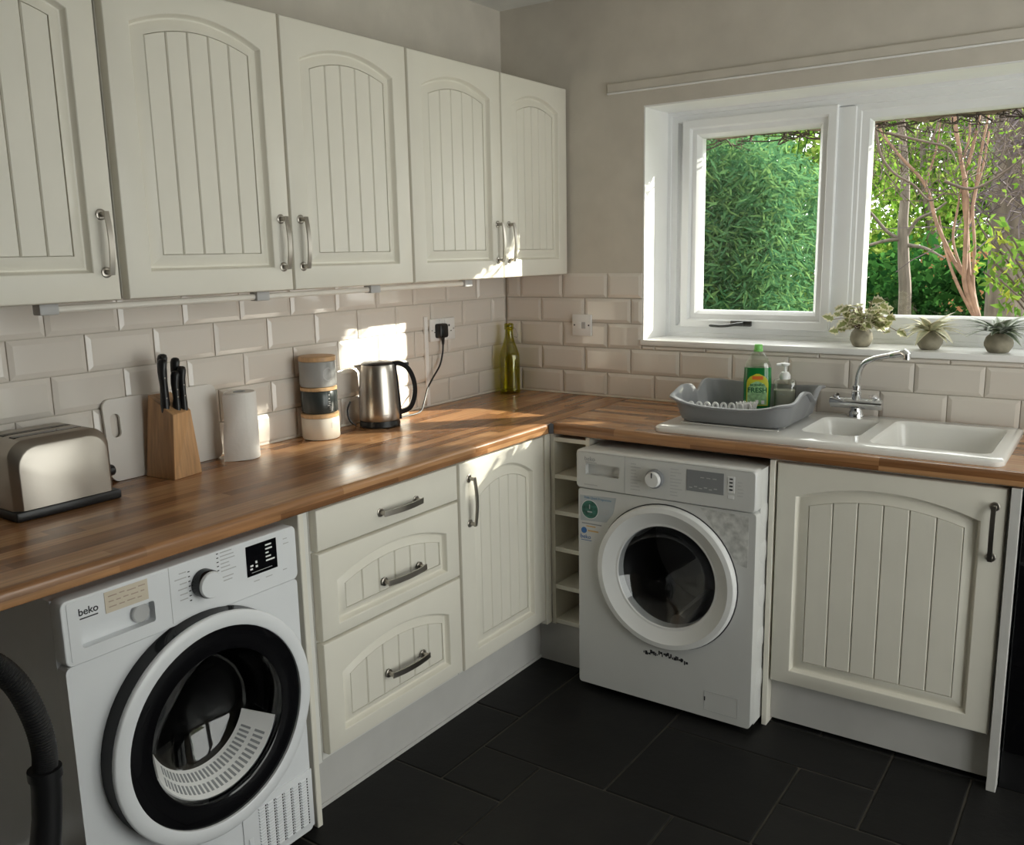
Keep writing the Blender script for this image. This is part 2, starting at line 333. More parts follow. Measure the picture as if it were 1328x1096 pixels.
# bevelled metro tiles: local x along wall, z up, front toward -y
_tc = {}
def metro(wd, ht):
    k = (round(wd, 3), round(ht, 3))
    if k not in _tc:
        wd, ht = k; g = .0015; bv = min(.013, wd*.25, ht*.25); L = []
        for ins, y in ((g, 0), (g, -.0045), (g+.001, -.0052), (g+bv, -.0092)):
            L.append([(-wd/2+ins, y, -ht/2+ins), (wd/2-ins, y, -ht/2+ins), (wd/2-ins, y, ht/2-ins), (-wd/2+ins, y, ht/2-ins)])
        B = MB(); B.rings(L, False, True); bmesh.ops.recalc_face_normals(B.bm, faces=B.bm.faces)
        me = bpy.data.meshes.new('tile'); B.bm.to_mesh(me); B.bm.free(); finish(me, 'tile', 0); _tc[k] = me
    return _tc[k]
def tile_wall(F, parent, a0, a1, j0, pitch, z0, nrow, zmax, skip=None):
    """skip(x0,x1,z0,z1) -> list of pieces to keep"""
    for r in range(nrow):
        za, zb = z0+.1*r, min(z0+.1*(r+1), zmax)
        if zb-za < .012: continue
        off = j0 + (pitch/2 if r % 2 else 0)
        k = math.floor((a0-off)/pitch)
        while off+k*pitch < a1:
            xa, xb = max(a0, off+k*pitch), min(a1, off+(k+1)*pitch); k += 1
            for pa, pb, qa, qb in (skip(xa, xb, za, zb) if skip else [(xa, xb, za, zb)]):
                if pb-pa < .012 or qb-qa < .012: continue
                tw = random.gauss(0, .0035), random.gauss(0, .0035)
                put('tile', metro(pb-pa, qb-qa), F @ Matrix.Translation(((pa+pb)/2, 0, (qa+qb)/2)) @ Matrix.Rotation(tw[0], 4, 'X') @ Matrix.Rotation(tw[1], 4, 'Z'), parent)
WT = .91
tile_wall(R90, wl, -3.05, -.009, -.513+.1-2.8, .2, WT, 5, 1.405)
def sk(xa, xb, za, zb):
    if za < WZ0-.03:
        if zb > WZ0-.024 and xb > WX0:
            out = [(xa, min(xb, WX0), za, zb)] if xa < WX0-.012 else []
            out.append((max(xa, WX0), xb, za, WZ0-.024)); return out
        return [(xa, xb, za, zb)]
    return [(xa, min(xb, WX0), za, zb)] if xa < WX0 else []
tile_wall(Matrix(), ww, .009, RX-.6, .186-.2105/2-.2105, .2105, WT, 5, 1.412, sk)
B = MB(); B.box(0, .008, -2.78, -.001, WT, WT+.008, .002, 1); B.build('caulk_line', 'caulk', wl)
B = MB(); B.box(.008, 2.6, -.008, -.0005, WT, WT+.008, .002, 1); B.build('caulk_line', 'caulk', ww)

# ------------------------------------------------------------------ window
win = thing('window_1', (WX0+.9, .2, WZ0), 'white casement window over the sink looking onto the garden', kind='structure')
B = MB(); B.box(WX0-.004, WX1+.004, -.014, .205, WZ0-.022, WZ0, .003, 2); B.build('window_sill', 'gloss', win)
B = MB(); B.box(WX0, WX0+.006, -.001, .2, WZ0, WZ1); B.box(WX1-.006, WX1, -.001, .2, WZ0, WZ1); B.box(WX0+.006, WX1-.006, -.001, .2, WZ1-.006, WZ1); B.build('reveal_lining', 'gloss', win, 0)
FX0, FX1, FZ0, FZ1 = WX0+.006, WX1-.006, WZ0, WZ1-.006
def vbar(B, x0, x1, z0, z1, y0, y1, bv=.004): B.box(x0, x1, y0, y1, z0, z1, bv, 2)
B = MB(); rect_frame(B, 'y', FX0, FX1, FZ0, FZ1, [(0, .285), (0, .200), (.014, .200), (.016, .206), (.040, .206), (.044, .222), (.056, .230), (.056, .285), (0, .285)]); B.build('outer_frame', 'upvc', win, 25)
B = MB(); vbar(B, 1.304, 1.378, FZ0+.044, FZ1-.044, .204, .28, .005); B.build('mullion', 'upvc', win)
B = MB(); rect_frame(B, 'y', .728, 1.318, 1.187, 1.988, [(0, .262), (0, .192), (.003, .188), (.030, .188), (.033, .192), (.036, .205), (.054, .205), (.058, .210), (.068, .226), (.068, .262), (0, .262)]); sash = B.build('casement_sash', 'upvc', win, 25)
B = MB(); B.box(.79, 1.256, .236, .242, 1.25, 1.926); B.build('pane', 'pane', sash, 0)
B = MB(); rect_frame(B, 'y', 1.370, FX1-.044, 1.192, 1.985, [(0, .262), (0, .212), (.022, .212), (.026, .216), (.050, .222), (.058, .236), (.058, .262), (0, .262)]); fx = B.build('fixed_frame', 'upvc', win, 25)
B = MB(); B.box(1.425, FX1-.1, .238, .244, 1.245, 1.93); B.build('pane', 'pane', fx, 0)
B = MB(); B.box(.945, 1.03, .176, .188, 1.197, 1.219, .004); B.tube(bez([(1.0, .172, 1.208), (.97, .164, 1.205), (.92, .163, 1.198), (.865, .164, 1.199)], 5), [.008, .007, .007, .007, .007, .0065, .006, .006, .006, .006, .006, .006, .006, .006, .006, .004], 8); B.build('window_handle', 'darkmetal', sash)
B = MB(); B.box(.503, RX-.3, -.010, -.0005, 2.089, 2.122, .002, 1); tr = tag(B.build('trim_1', 'wall', smooth=0), 'thin painted batten on the wall above the window', kind='structure')
B = MB(); B.box(.503, RX-.3, -.014, -.0005, 2.083, 2.0885, .001, 1); B.build('lip', 'gloss', tr, 0)

# ------------------------------------------------------------------ kitchen fronts
def handle(F, p, length, vertical, parent, mat='nickel', wdt=None):
    """bow handle: p centre on the face (local), projecting to -y"""
    wdt = wdt or (.012 if vertical else .016); B = MB(F); h = length/2; ax = Vector((0, 0, 1)) if vertical else Vector((1, 0, 0)); p = Vector(p)
    for sgn in (-1, 1):
        c = p+ax*sgn*h
        B.lathe([(.0125, 0), (.0125, .0018), (.0118, .0024), (.006, .0026), (.006, .024)], c, 'y', 18)
    pts = []
    for k in range(13):
        t = -1+2*k/12; pts.append(p+ax*(h+.006)*t+Vector((0, -.022-.009*(1-t*t), 0)))
    B.strap(pts, (1, 0, 0) if vertical else (0, 0, 1), wdt, .0045)
    return B.build('handle', mat, parent, 40, label='satin nickel bow handle')
def panel_front(name, F, x0, z0, wd, ht, yf, parent, side=.062, bot=.062, top=.055, rise=.045, nb=5, plain=False, K=14):
    """fielded door/drawer front; face plane at local y=yf looking to -y"""
    B = MB(F); T = .026
    def per(i, y):
        return [(x0+i, y, z0+i), (x0+wd-i, y, z0+i)]+[(x0+wd-i-(wd-2*i)*k/K, y, z0+ht-i) for k in range(K+1)]
    def ztop(x, i):
        t = (x-(x0+wd/2))/(wd/2-side); return z0+ht-top-rise*t*t-i
    def out(i, y):
        a, c = x0+side+i, x0+wd-side-i
        return [(a, y, z0+bot+i), (c, y, z0+bot+i)]+[(c-(c-a)*k/K, y, ztop(c-(c-a)*k/K, i)) for k in range(K+1)]
    L = [per(0, yf+T), per(0, yf+.006), per(.0025, yf+.0015), per(.006, yf)]
    if plain: B.rings(L, True, True); return B.build(name, 'cream', parent, 30)
    iw = .0385 if ht > .35 else .032
    L += [out(0, yf), out(.002, yf+.0016), out(.0045, yf+.0105), out(.008, yf+.0158), out(.012, yf+.0165), out(.0135, yf+.0158), out(iw-.002, yf+.0055), out(iw-.0002, yf+.0052), out(iw, yf+.0205)]
    B.rings(L, True, True); o = B.build(name, 'cream', parent, 30)
    ins = iw+.0004; a, c, zb = x0+side+ins, x0+wd-side-ins, z0+bot+ins; bw = (c-a)/nb
    for k in range(nb):
        xa, xb = a+bw*k+.0008, a+bw*(k+1)-.0008
        def lp(i, y): return [(xa+i, y, zb+i*.6), (xb-i, y, zb+i*.6)]+[(q, y, ztop(q, ins+i*.6)) for q in (xb-i, xb-bw*.33, xb-bw*.66, xa+i)]
        B = MB(F); B.rings([lp(0, yf+.0205), lp(0, yf+.0085), lp(.0026, yf+.0052)], True, True); B.build('board', 'cream', o, 0)
    return o

CB, CT = 1.406, 2.126
def wall_cab(y0, y1, doors, hands, label):
    c = thing('wall_cabinet', (.15, (y0+y1)/2, CB), label, 'cabinet', 'cream wall cabinets over the worktop')
    B = MB(); B.box(.001, .2955, y0+.001, y1-.001, CB+.002, CT-.002, .001, 1); B.build('body', 'carc', c, 0)
    for (a, e), hs in zip(doors, hands):
        o = panel_front('door', R90, a+.0015, CB, e-a-.003, CT-CB, -.322, c)
        handle(R90, (a+.034 if hs < 0 else e-.034, -.322, CB+.128), .128, True, o)
wall_cab(-.965, -.012, [(-.962, -.464), (-.461, -.012)], [1, -1], 'cream wall cabinet next to the window wall, double arched doors')
wall_cab(-1.975, -.967, [(-1.974, -1.472), (-1.469, -.967)], [1, -1], 'cream double-door wall cabinet above the knife block and jars')
wall_cab(-2.99, -1.981, [(-2.988, -2.488), (-2.485, -1.990)], [1, 1], 'cream wall cabinet above the toaster')

# base run, left
YF = -.585
bd = thing('drawer_unit', (.29, -1.40, 0), 'cream three-drawer base unit beside the tumble dryer', 'drawers')
B = MB(); B.box(.02, .558, -1.690, -1.102, .165, .868); B.build('body', 'carc', bd, 0)
panel_front('drawer', R90, -1.686, .752, .580, .112, YF, bd, plain=True)
o = bd.children[-1]; handle(R90, (-1.376, YF, .800), .150, False, o)
o = panel_front('drawer', R90, -1.686, .506, .580, .240, YF, bd, side=.060, bot=.032, top=.040, rise=.045, nb=6); handle(R90, (-1.372, YF-.0, .598), .150, False, o)
o = panel_front('drawer', R90, -1.686, .186, .580, .314, YF, bd, side=.060, bot=.045, top=.048, rise=.052, nb=6); handle(R90, (-1.372, YF, .322), .150, False, o)
B = MB(); B.box(.02, .583, -1.742, -1.724, 0, .869, .002, 1); B.build('end_panel', 'cream', bd)
B = MB(); B.box(.02, .560, -1.723, -1.692, .16, .868, .001, 1); B.build('filler', 'carc', bd)
bc = thing('base_cabinet', (.29, -.85, 0), 'cream single-door base cabinet in the inner corner', 'cabinet')
B = MB(); B.box(.02, .558, -1.098, -.590, .165, .868); B.build('body', 'carc', bc, 0)
o = panel_front('door', R90, -1.096, .180, .478, .684, YF, bc, side=.068, bot=.05, top=.05, rise=.06, nb=5); handle(R90, (-1.050, YF, .735), .145, True, o)
B = MB(); B.box(.505, .523, -1.724, -.50, 0, .163); B.box(.523, .527, -1.724, -.50, 0, .012); tag(B.build('baseboard_left', 'plinth', smooth=0), 'pale plinth board under the drawer unit and corner door', kind='structure')
# open corner shelves
B = MB(); B.box(.560, .5895, -.6175, -.5835, .165, .868); B.build('corner_post', 'cream', bc)
sh = thing('shelf_unit', (.68, -.3, 0), 'narrow cream open shelf unit between corner and washing machine', 'shelves')
B = MB(); B.box(.590, .606, -.582, -.03, .16, .868); B.box(.733, .749, -.582, -.03, .0, .868); B.box(.606, .733, -.05, -.03, .16, .868); B.build('carcass', 'cream', sh, 0)
for z in (.172, .304, .446, .583, .716, .850):
    B = MB(); B.box(.606, .733, -.581, -.05, z-.008, z+.008, .001, 1); B.build('shelf', 'cream', sh, 0)
B = MB(); B.box(.524, .732, -.562, -.545, 0, .160); tag(B.build('baseboard_window', 'plinth', smooth=0), 'pale plinth board under the open shelf unit', kind='structure')
# sink unit
su = thing('sink_cabinet', (1.71, -.3, 0), 'cream single-door sink cabinet beside the washing machine', 'cabinet')
B = MB(); B.box(1.398, 2.018, -.562, -.545, .16, .868); B.box(1.398, 1.414, -.56, -.03, .16, .7); B.box(2.0, 2.018, -.56, -.03, .16, .7); B.build('body', 'carc', su, 0)
B = MB(); B.box(1.380, 1.396, -.590, -.03, 0, .868, .001, 1); B.build('side_panel', 'cream', su)
B = MB(); B.box(2.022, 2.046, -.600, -.03, 0, .868, .001, 1); B.build('end_panel', 'plinth', su)
B = MB(); B.box(1.397, 2.021, -.552, -.535, .014, .158); B.build('plinth', 'plinth', su, 0)
o = panel_front('door', Matrix(), 1.402, .158, .612, .704, YF-.004, su, side=.058, bot=.045, top=.052, rise=.045, nb=6); handle(Matrix(), (1.986, YF-.004, .740), .140, True, o)
# plain black body and front to the right of the end panel
ba = thing('black_unit', (2.36, -.3, 0), 'plain black unit under the worktop right of sink cabinet', 'appliance')
B = MB(); B.box(2.05, 2.655, -.56, -.03, .0, .866); B.build('body', 'black', ba, 0)
B = MB(); B.box(2.052, 2.653, -.582, -.56, .12, .866, .003); B.build('door', 'gblack', ba)

# worktops
def edge_profile(front, back, z0, z1, sgn):
    """post-formed section; returns (depth, z)"""
    P = [(back, z0), (back, z1)]; r = .012
    for k in range(6):
        a = PI/2*k/5; P.append((front-sgn*r+sgn*r*math.sin(a), z1-r+r*math.cos(a)))
    for k in range(4):
        a = PI/2*k/3; q = .006; P.append((front-sgn*q+sgn*q*math.cos(a), z0+q-q*math.sin(a)))
    return P
B = MB(); B.prism(edge_profile(.602, .0005, .872, WT, 1), 'y', -2.78, -.0005)
t = B.build('worktop', 'wt_l', smooth=40); tag(t, 'long wood-block worktop under the wall cabinets', 'worktop')
SX0, SX1, SY0, SY1 = .972, 1.995, -.556, -.045
B = MB(); r0 = [(.6035, -.586), (2.78, -.586), (2.78, -.0005), (.6035, -.0005)]; hole = rrect(SX0+.03, SX1-.03, SY0+.03, SY1-.03, .03, 3)
B.holed(r0, [hole], 'z', .872, WT)
B.prism(edge_profile(-.600, -.586, .872, WT, -1), 'x', .6035, 2.78)
t = B.build('worktop', 'wt_r', smooth=40); tag(t, 'wood-block worktop holding the ceramic sink under the window', 'worktop')
B = MB(); B.prism([(.602, -.600), (.617, -.603), (.606, -.615)], 'z', .874, WT-.001); B.box(.6022, .6033, -.6, -.002, .874, WT+.0004); tag(B.build('trim_2', 'dpr', smooth=0), 'dark joint strip where the two worktops meet', kind='structure')

# under-cabinet light bar
lb = thing('under_cabinet_light', (.26, -1.4, 1.385), 'slim white strip light under the wall cabinets', 'light')
B = MB(); B.tube([(.262, -2.13, 1.391), (.262, -.62, 1.391)], .0085, 10); B.build('tube', 'caulk', lb)
for y in (-2.14, -1.545, -1.10, -.62):
    B = MB(); B.box(.246, .278, y-.022, y+.022, 1.380, 1.4055, .003); B.build('bracket', 'lgrey', lb)

# ------------------------------------------------------------------ washing machine
def open_box(B, x0, x1, y0, y1, z0, z1, t=.012):
    """cabinet shell open toward -y (front at y0)"""
    B.box(x0, x0+t, y0, y1, z0, z1); B.box(x1-t, x1, y0, y1, z0, z1); B.box(x0+t, x1-t, y0, y1, z1-t, z1); B.box(x0+t, x1-t, y0, y1, z0, z0+t); B.box(x0+t, x1-t, y1-t, y1, z0+t, z1-t); return B
def circ(cx, cz, r, n=48): return [(cx+r*math.cos(2*PI*k/n), cz+r*math.sin(2*PI*k/n)) for k in range(n)]
def dash(B, x, z, wd, ht, y): B.box(x, x+wd, y-.0006, y, z, z+ht)
wa = thing('washing_machine', (1.068, -.40, 0), 'white front-loading washing machine with worn stickers, beside the open shelves', 'washer')
WY, wx0, wx1 = -.680, .762, 1.374
B = MB(); open_box(B, wx0, wx1, WY+.036, -.115, .022, .846); B.build('body', 'wmw', wa, 0)
# stamped dents along the visible side panel
B = MB()
for z in (.16, .30, .44, .58, .70):
    B.lathe([(.001, .0045), (.030, .003), (.038, 0)], (wx1-.0005, WY+.075, z), 'x', 20); B.lathe([(.001, .004), (.05, .0025), (.06, 0)], (wx1-.0005, WY+.21, z+.03), 'x', 20)
B.build('side_dimples', 'wmw', wa)
B = MB(); wc = (1.082, .463)
front = rrect(wx0, wx1, .022, .718, .010, 3)
B.holed(front, [circ(*wc, .232)], 'y', WY, WY+.036); B.build('front_panel', 'wmw', wa, 30)
gw = rrect(.796, .920, .770, .808, .005, 3)
B = MB(); B.holed(rrect(wx0+.001, wx1-.003, .726, .846, .010, 4), [gw], 'y', WY-.010, WY+.036); B.rings([[(p[0], y, p[1]) for p in rrect(wx0-.004+i, wx1+.002-i, .721+i, .852-i, .013, 4)] for i, y in ((.004, WY+.05), (0, WY+.036), (0, WY-.003), (.002, WY-.0075), (.005, WY-.010))]); B.box(.790, .926, WY+.010, WY+.014, .765, .812); cp = B.build('control_panel', 'wmw', wa, 40)
yp = WY-.010
B = MB(); B.holed(rrect(wx0+.004, .940, .728, .842, .004, 2), [gw], 'y', yp-.0012, yp+.0004); dr = B.build('detergent_drawer', 'wmw', wa)
B = MB(); B.box(.9405, .9418, yp-.0006, yp, .722, .848); dash(B, .79, .735, .05, .0035, yp-.0012)
for k in range(9): dash(B, .962, .825-.0105*k, random.uniform(.018, .04), .0022, yp); dash(B, 1.10, .825-.0105*k, random.uniform(.018, .042), .0022, yp)
for k in range(5): dash(B, 1.318, .81-.0105*k, random.uniform(.012, .02), .0022, yp)
B.build('panel_print', 'lgrey', wa, 0, kind='stuff')
B = MB(); B.lathe([(.026, 0), (.026, .012), (.024, .026), (.022, .028), (.001, .0285)], (1.049, yp, .788), 'y', 32); kn = B.build('program_knob', 'wmring', wa)
B = MB(); B.lathe([(.030, 0), (.030, .014), (.027, .016)], (1.049, yp, .788), 'y', 32); B.build('knob_collar', 'grey', wa)
B = MB(); B.box(1.0475, 1.0505, yp-.0295, yp-.0283, .795, .812); B.build('pointer', 'dpr', kn, 0)
B = MB(); B.box(1.155, 1.275, yp-.0015, yp, .765, .832, .0005, 1); ds = B.build('display', 'grey', wa, label='dark grey display window')
B = MB()
for k in range(6): dash(B, 1.164+.016*k, .775+.004*(k % 2), .010, .003, yp-.0015)
for k in range(3): dash(B, 1.20+.02*k, .81, .012, .0025, yp-.0015)
B.build('display_marks', 'lgrey', ds, 0, kind='stuff')
B = MB(); B.box(1.287, 1.309, yp-.0012, yp, .775, .826, .0004, 1); pl = B.build('button_strip', 'wmring', wa)
for k in range(4):
    B = MB(); B.box(1.293, 1.303, yp-.0022, yp-.001, .783+.011*k, .7875+.011*k); B.build('button', 'dpr', pl, 0)
B = MB(); B.box(1.288, 1.308, yp-.0016, yp, .757, .768, .0006, 1); B.build('start_button', 'wmring', wa)
put_text('beko ', (.815, yp-.0014, .818), Matrix(), 'mid', wa)
B = MB(); B.box(.795, .838, yp-.0018, yp-.0012, .812, .8135); B.build('logo_underline', 'mid', wa, 0)
# door
B = MB(); B.lathe([(.236, -.02), (.240, -.004), (.240, .012), (.238, .018), (.234, .0215), (.218, .0235), (.2165, .0225), (.178, .003), (.171, .0025), (.168, -.002), (.166, -.03)], (wc[0], WY, wc[1]), 'y', 64, False); dg_ = B.build('door_ring', 'wmring', wa, 22)
B = MB(); B.lathe([(.2435, -.001), (.2435, .0015), (.239, .0015), (.239, -.001)], (wc[0], WY, wc[1]), 'y', 64, False); B.build('door_gap', 'dpr', wa)
B = MB(); B.lathe([(.168, .0), (.16, -.01), (.13, -.045), (.09, -.062), (.04, -.07), (.001, -.072)], (wc[0], WY, wc[1]), 'y', 48, False); B.build('door_glass', 'darkglass', wa, 60)
B = MB(); B.lathe([(.232, -.03), (.22, -.06), (.2, -.07), (.205, -.09), (.225, -.10), (.225, -.40), (.20, -.42), (.001, -.42)], (wc[0], WY, wc[1]), 'y', 48, False); dm = B.build('drum', 'drum', wa, 40)
for k in range(3):
    a = 2*PI*k/3+.5; B = MB()
    B.tube([(wc[0]+.2*math.cos(a), WY+.12, wc[1]+.2*math.sin(a)), (wc[0]+.2*math.cos(a), WY+.39, wc[1]+.2*math.sin(a))], .03, 10)
    B.build('drum_paddle', 'lgrey', wa)
# stickers and print on the front
st = [(.768, .694), (.905, .700), (.893, .645), (.868, .612), (.770, .606)]
B = MB(); B.prism(st, 'y', WY-.0008, WY); s1 = B.build('sticker', 'stk', wa, 0, label='silver programme sticker')
B = MB(); B.lathe([(.031, 0), (.031, .0012), (.001, .0014)], (.806, WY, .648), 'y', 28); B.build('dial_picture', 'teal', s1)
B = MB(); B.lathe([(.033, .0), (.033, .0010), (.031, .0010)], (.806, WY, .648), 'y', 28); B.build('dial_rim', 'wmring', s1)
B = MB(); B.box(.804, .807, WY-.0018, WY-.0014, .65, .665); B.box(.797, .815, WY-.0018, WY-.0014, .638, .642); B.build('dial_hand', 'stk', s1, 0)
put_text('Daily Quick Programme', (.836, WY-.0012, .685), Matrix(), 'lblue', s1)
B = MB(); dash(B, .845, .652, .035, .0025, WY-.0008); dash(B, .845, .645, .03, .0025, WY-.0008); dash(B, .845, .638, .025, .0025, WY-.0008); B.build('sticker_print', 'lgrey', s1, 0)
B = MB(); B.lathe([(.0105, 0), (.0105, .0012), (.001, .0012)], (.783, WY, .573), 'y', 20); B.build('badge', 'blue', wa)
B = MB(); dash(B, .775, .596, .075, .004, WY); B.build('print_line', 'mid', wa, 0)
B = MB(); dash(B, .792, .587, .035, .004, WY); dash(B, .798, .571, .04, .005, WY); B.build('print_line', 'orange', wa, 0)
put_text('beko ', (.792, WY-.0006, .545), Matrix(), 'blue', wa); B = MB(); dash(B, .772, .538, .04, .0018, WY); B.build('logo_underline', 'blue', wa, 0)
B = MB(); B.prism([(1.198, .712), (1.352, .706), (1.352, .545), (1.318, .552), (1.28, .610), (1.24, .655)], 'y', WY-.0007, WY); B.build('worn_sticker', 'worn', wa, 0, label='worn scratched pale grey sticker')
B = MB()
for k in range(26):
    u = k/25; x = 1.008+.15*u; z = .186+.012*math.sin(u*3)-.004+random.uniform(-.006, .006); B.box(x, x+random.uniform(.003, .008), WY-.0006, WY, z, z+random.uniform(.004, .014))
B.build('worn_print', 'dpr', wa, 0, kind='stuff')
B = MB(); rect_frame(B, 'y', 1.222, 1.334, .046, .112, [(0, WY), (0, WY-.0008), (.0014, WY-.0008), (.0014, WY)]); fpn = B.build('filter_flap', 'lgrey', wa, 0)
B = MB(); B.box(1.2225, 1.2265, WY-.001, WY, .078, .092); B.build('flap_slot', 'dpr', fpn, 0)
B = MB()
for x in (wx0+.05, wx1-.05):
    for y in (WY+.09, -.18): B.lathe([(.02, 0), (.02, .012), (.012, .014), (.012, .024)], (x, y, 0), 'z', 12)
B.build('feet', 'black', wa)

# ------------------------------------------------------------------ tumble dryer (left run frame: x = world y)
ty0, ty1, TY = -2.358, -1.766, -.592
td = thing('tumble_dryer', (.30, -2.06, 0), 'white tumble dryer with large black glass door under the worktop', 'dryer')
F = R90; tc_ = (-2.049, .462)
B = MB(F); open_box(B, ty0, ty1, TY+.031, -.06, .02, .846); B.build('body', 'app', td, 0)
B = MB(F); B.holed(rrect(ty0, ty1, .02, .712, .012, 3), [circ(*tc_, .225)], 'y', TY, TY+.031); B.build('front_panel', 'app', td, 30)
grp = rrect(-2.322, -2.160, .744, .790, .005, 3)
B = MB(F); B.holed(rrect(ty0+.003, ty1-.003, .716, .848, .012, 4), [grp], 'y', TY-.006, TY+.031); B.rings([[(p[0], y, p[1]) for p in rrect(ty0+i, ty1-i, .714+i, .850-i, .014, 4)] for i, y in ((0, TY+.03), (0, TY-.003), (.001, TY-.0052), (.003, TY-.006))]); B.build('control_panel', 'app', td, 40)
B = MB(F); B.box(-2.326, -2.156, TY+.014, TY+.018, .735, .800);  B.build('recess_back', 'app', td, 0)
yp = TY-.006
B = MB(F); B.box(-2.1205, -2.1193, yp-.0006, yp, .722, .848); B.box(ty0+.004, ty1-.004, yp+.0058, yp+.0062, .7125, .7137); B.build('panel_seam', 'lgrey', td, 0)
B = MB(F); B.holed(rrect(ty0+.012, -2.124, .722, .844, .004, 2), [grp], 'y', yp-.001, yp+.0004); wtk = B.build('water_drawer', 'app', td)
B = MB(F); B.lathe([(.021, -.022), (.0205, -.012), (.018, -.010), (.001, -.0095)], (-2.184, yp, .767), 'y', 24); B.build('grip_boss', 'lgrey', wtk)
put_text('beko', (-2.303, yp-.0012, .812), F, 'dpr', td); B = MB(F); B.box(-2.322, -2.284, yp-.0018, yp-.0011, .804, .8065); B.build('logo_underline', 'dpr', td, 0)
B = MB(F); B.box(-2.268, -2.172, yp-.0022, yp-.001, .798, .842); nt = B.build('taped_note', 'note', td, 0, label='small beige handwritten note taped on')
B = MB(F)
for r_ in range(3):
    x = -2.260
    while x < -2.185:
        l = random.uniform(.008, .02); dash(B, x, .831-.011*r_+random.uniform(-.001, .001), l, .0022, yp-.0022); x += l+.006
B.build('note_writing', 'noteink', nt, 0, kind='stuff')
B = MB(F); dash(B, -2.318, .727, .035, .0032, yp); B.build('model_print', 'mid', td, 0)
B = MB(F); dash(B, -2.281, .727, .04, .0028, yp)
for k in range(8): dash(B, -1.988, .842-.0088*k if k < 6 else .836-.0088*k, random.uniform(.02, .05), .0024, yp)
for k in range(6):
    l = random.uniform(.012, .03); dash(B, -2.078-l, .826-.012*k, l, .0024, yp)
dash(B, -1.806, .824, .012, .002, yp); dash(B, -1.806, .812, .016, .002, yp); dash(B, -1.900, .746, .016, .002, yp); dash(B, -1.865, .746, .02, .002, yp); dash(B, -1.812, .748, .012, .002, yp)
B.build('panel_print', 'lgrey', td, 0, kind='stuff')
B = MB(F)
for k in range(7): dash(B, -1.998, .842-.0098*k, .005, .0022, yp); dash(B, -2.074, .824-.011*k, .005, .0022, yp)
B.build('dial_ticks', 'dpr', td, 0, kind='stuff')
kc = (-2.036, yp, .789)
B = MB(F); B.lathe([(.032, 0), (.032, .022), (.030, .026)], kc, 'y', 36); kb = B.build('dial_skirt', 'gblack', td)
B = MB(F); B.lathe([(.0300, .022), (.0300, .030), (.028, .033), (.001, .0335)], kc, 'y', 36); B.build('dial', 'app', td)
B = MB(F); B.box(-1.918, -1.828, yp-.0014, yp, .762, .836, .0004, 1); dsp = B.build('display', 'gblack', td, label='glossy black display with white icons')
B = MB(F)
for k, l in enumerate((.018, .02, .009, .015, .026)): dash(B, -1.862, .824-.0095*k, l, .0036, yp-.0014)
dash(B, -1.908, .785, .008, .004, yp-.0014); dash(B, -1.909, .777, .007, .004, yp-.0014); dash(B, -1.893, .790, .005, .006, yp-.0014); dash(B, -1.893, .780, .006, .005, yp-.0014); dash(B, -1.905, .7695, .06, .0006, yp-.0014)
B.build('display_icons', 'gloss', dsp, 0, kind='stuff')
# round door: black side wall, white ring, black glass, clear bowl
dc = (tc_[0], TY, tc_[1])
B = MB(F); B.lathe([(.262, -.002), (.262, .006), (.252, .022), (.256, .038), (.256, .042)], dc, 'y', 72, False); B.build('door_side', 'gblack', td, 50)
B = MB(F); B.lathe([(.250, .034), (.261, .039), (.2625, .044), (.2615, .0485), (.258, .0505), (.232, .0535), (.2285, .0515), (.2275, .038)], dc, 'y', 80, False); B.build('door_ring', 'app', td, 50)
B = MB(F); B.lathe([(.2285, .0455), (.21, .0475), (.178, .0485), (.174, .046), (.174, .03)], dc, 'y', 72, False); B.build('door_glass_band', 'gblack', td, 50)
B = MB(F); B.lathe([(.1745, .046), (.168, .030), (.155, -.03), (.148, -.06), (.13, -.078), (.001, -.085)], dc, 'y', 60, False); B.build('door_bowl', 'bowl', td, 60)
B = MB(F); B.lathe([(.226, .03), (.226, -.02), (.205, -.035), (.21, -.06), (.24, -.07), (.24, -.42), (.001, -.43)], dc, 'y', 60, False); B.build('drum', 'black', td, 40)
# lint filter cover at the mouth of the drum
def arc_plate(B, r0, r1, a0, a1, y0, y1, n=20):
    lo = []
    for k in range(n+1):
        a = math.radians(a0+(a1-a0)*k/n); ca, sa = math.cos(a), math.sin(a)
        lo.append([(dc[0]+r0*ca, y0, dc[2]+r0*sa), (dc[0]+r1*ca, y0, dc[2]+r1*sa), (dc[0]+r1*ca, y1, dc[2]+r1*sa), (dc[0]+r0*ca, y1, dc[2]+r0*sa)])
    B.rings(lo, True, True)
def arc_cone(B, a0, a1, off=0, n=28, t0=0., t1=1.):
    lo = []
    for k in range(n+1):
        a = math.radians(a0+(a1-a0)*k/n); ca, sa = math.cos(a), math.sin(a); Q = []
        for t, o in ((t0, off), (t1, off), (t1, off-.004), (t0, off-.004)):
            r_ = .166-.040*t-o*.8; y = TY-.034+.075*t-o*.5; Q.append((dc[0]+r_*ca, y, dc[2]+r_*sa))
        lo.append(Q)
    B.rings(lo, True, True)
B = MB(F); arc_cone(B, 198, 342); lf = B.build('filter_housing', 'gloss', td, 40)
B = MB(F)
for k in range(26):
    a = 212+4.5*k
    arc_cone(B, a, a+2.2, .0008, 2, .15, .45); arc_cone(B, a, a+2.2, .0008, 2, .58, .88)
B.build('filter_slots', 'mid', lf, 0)
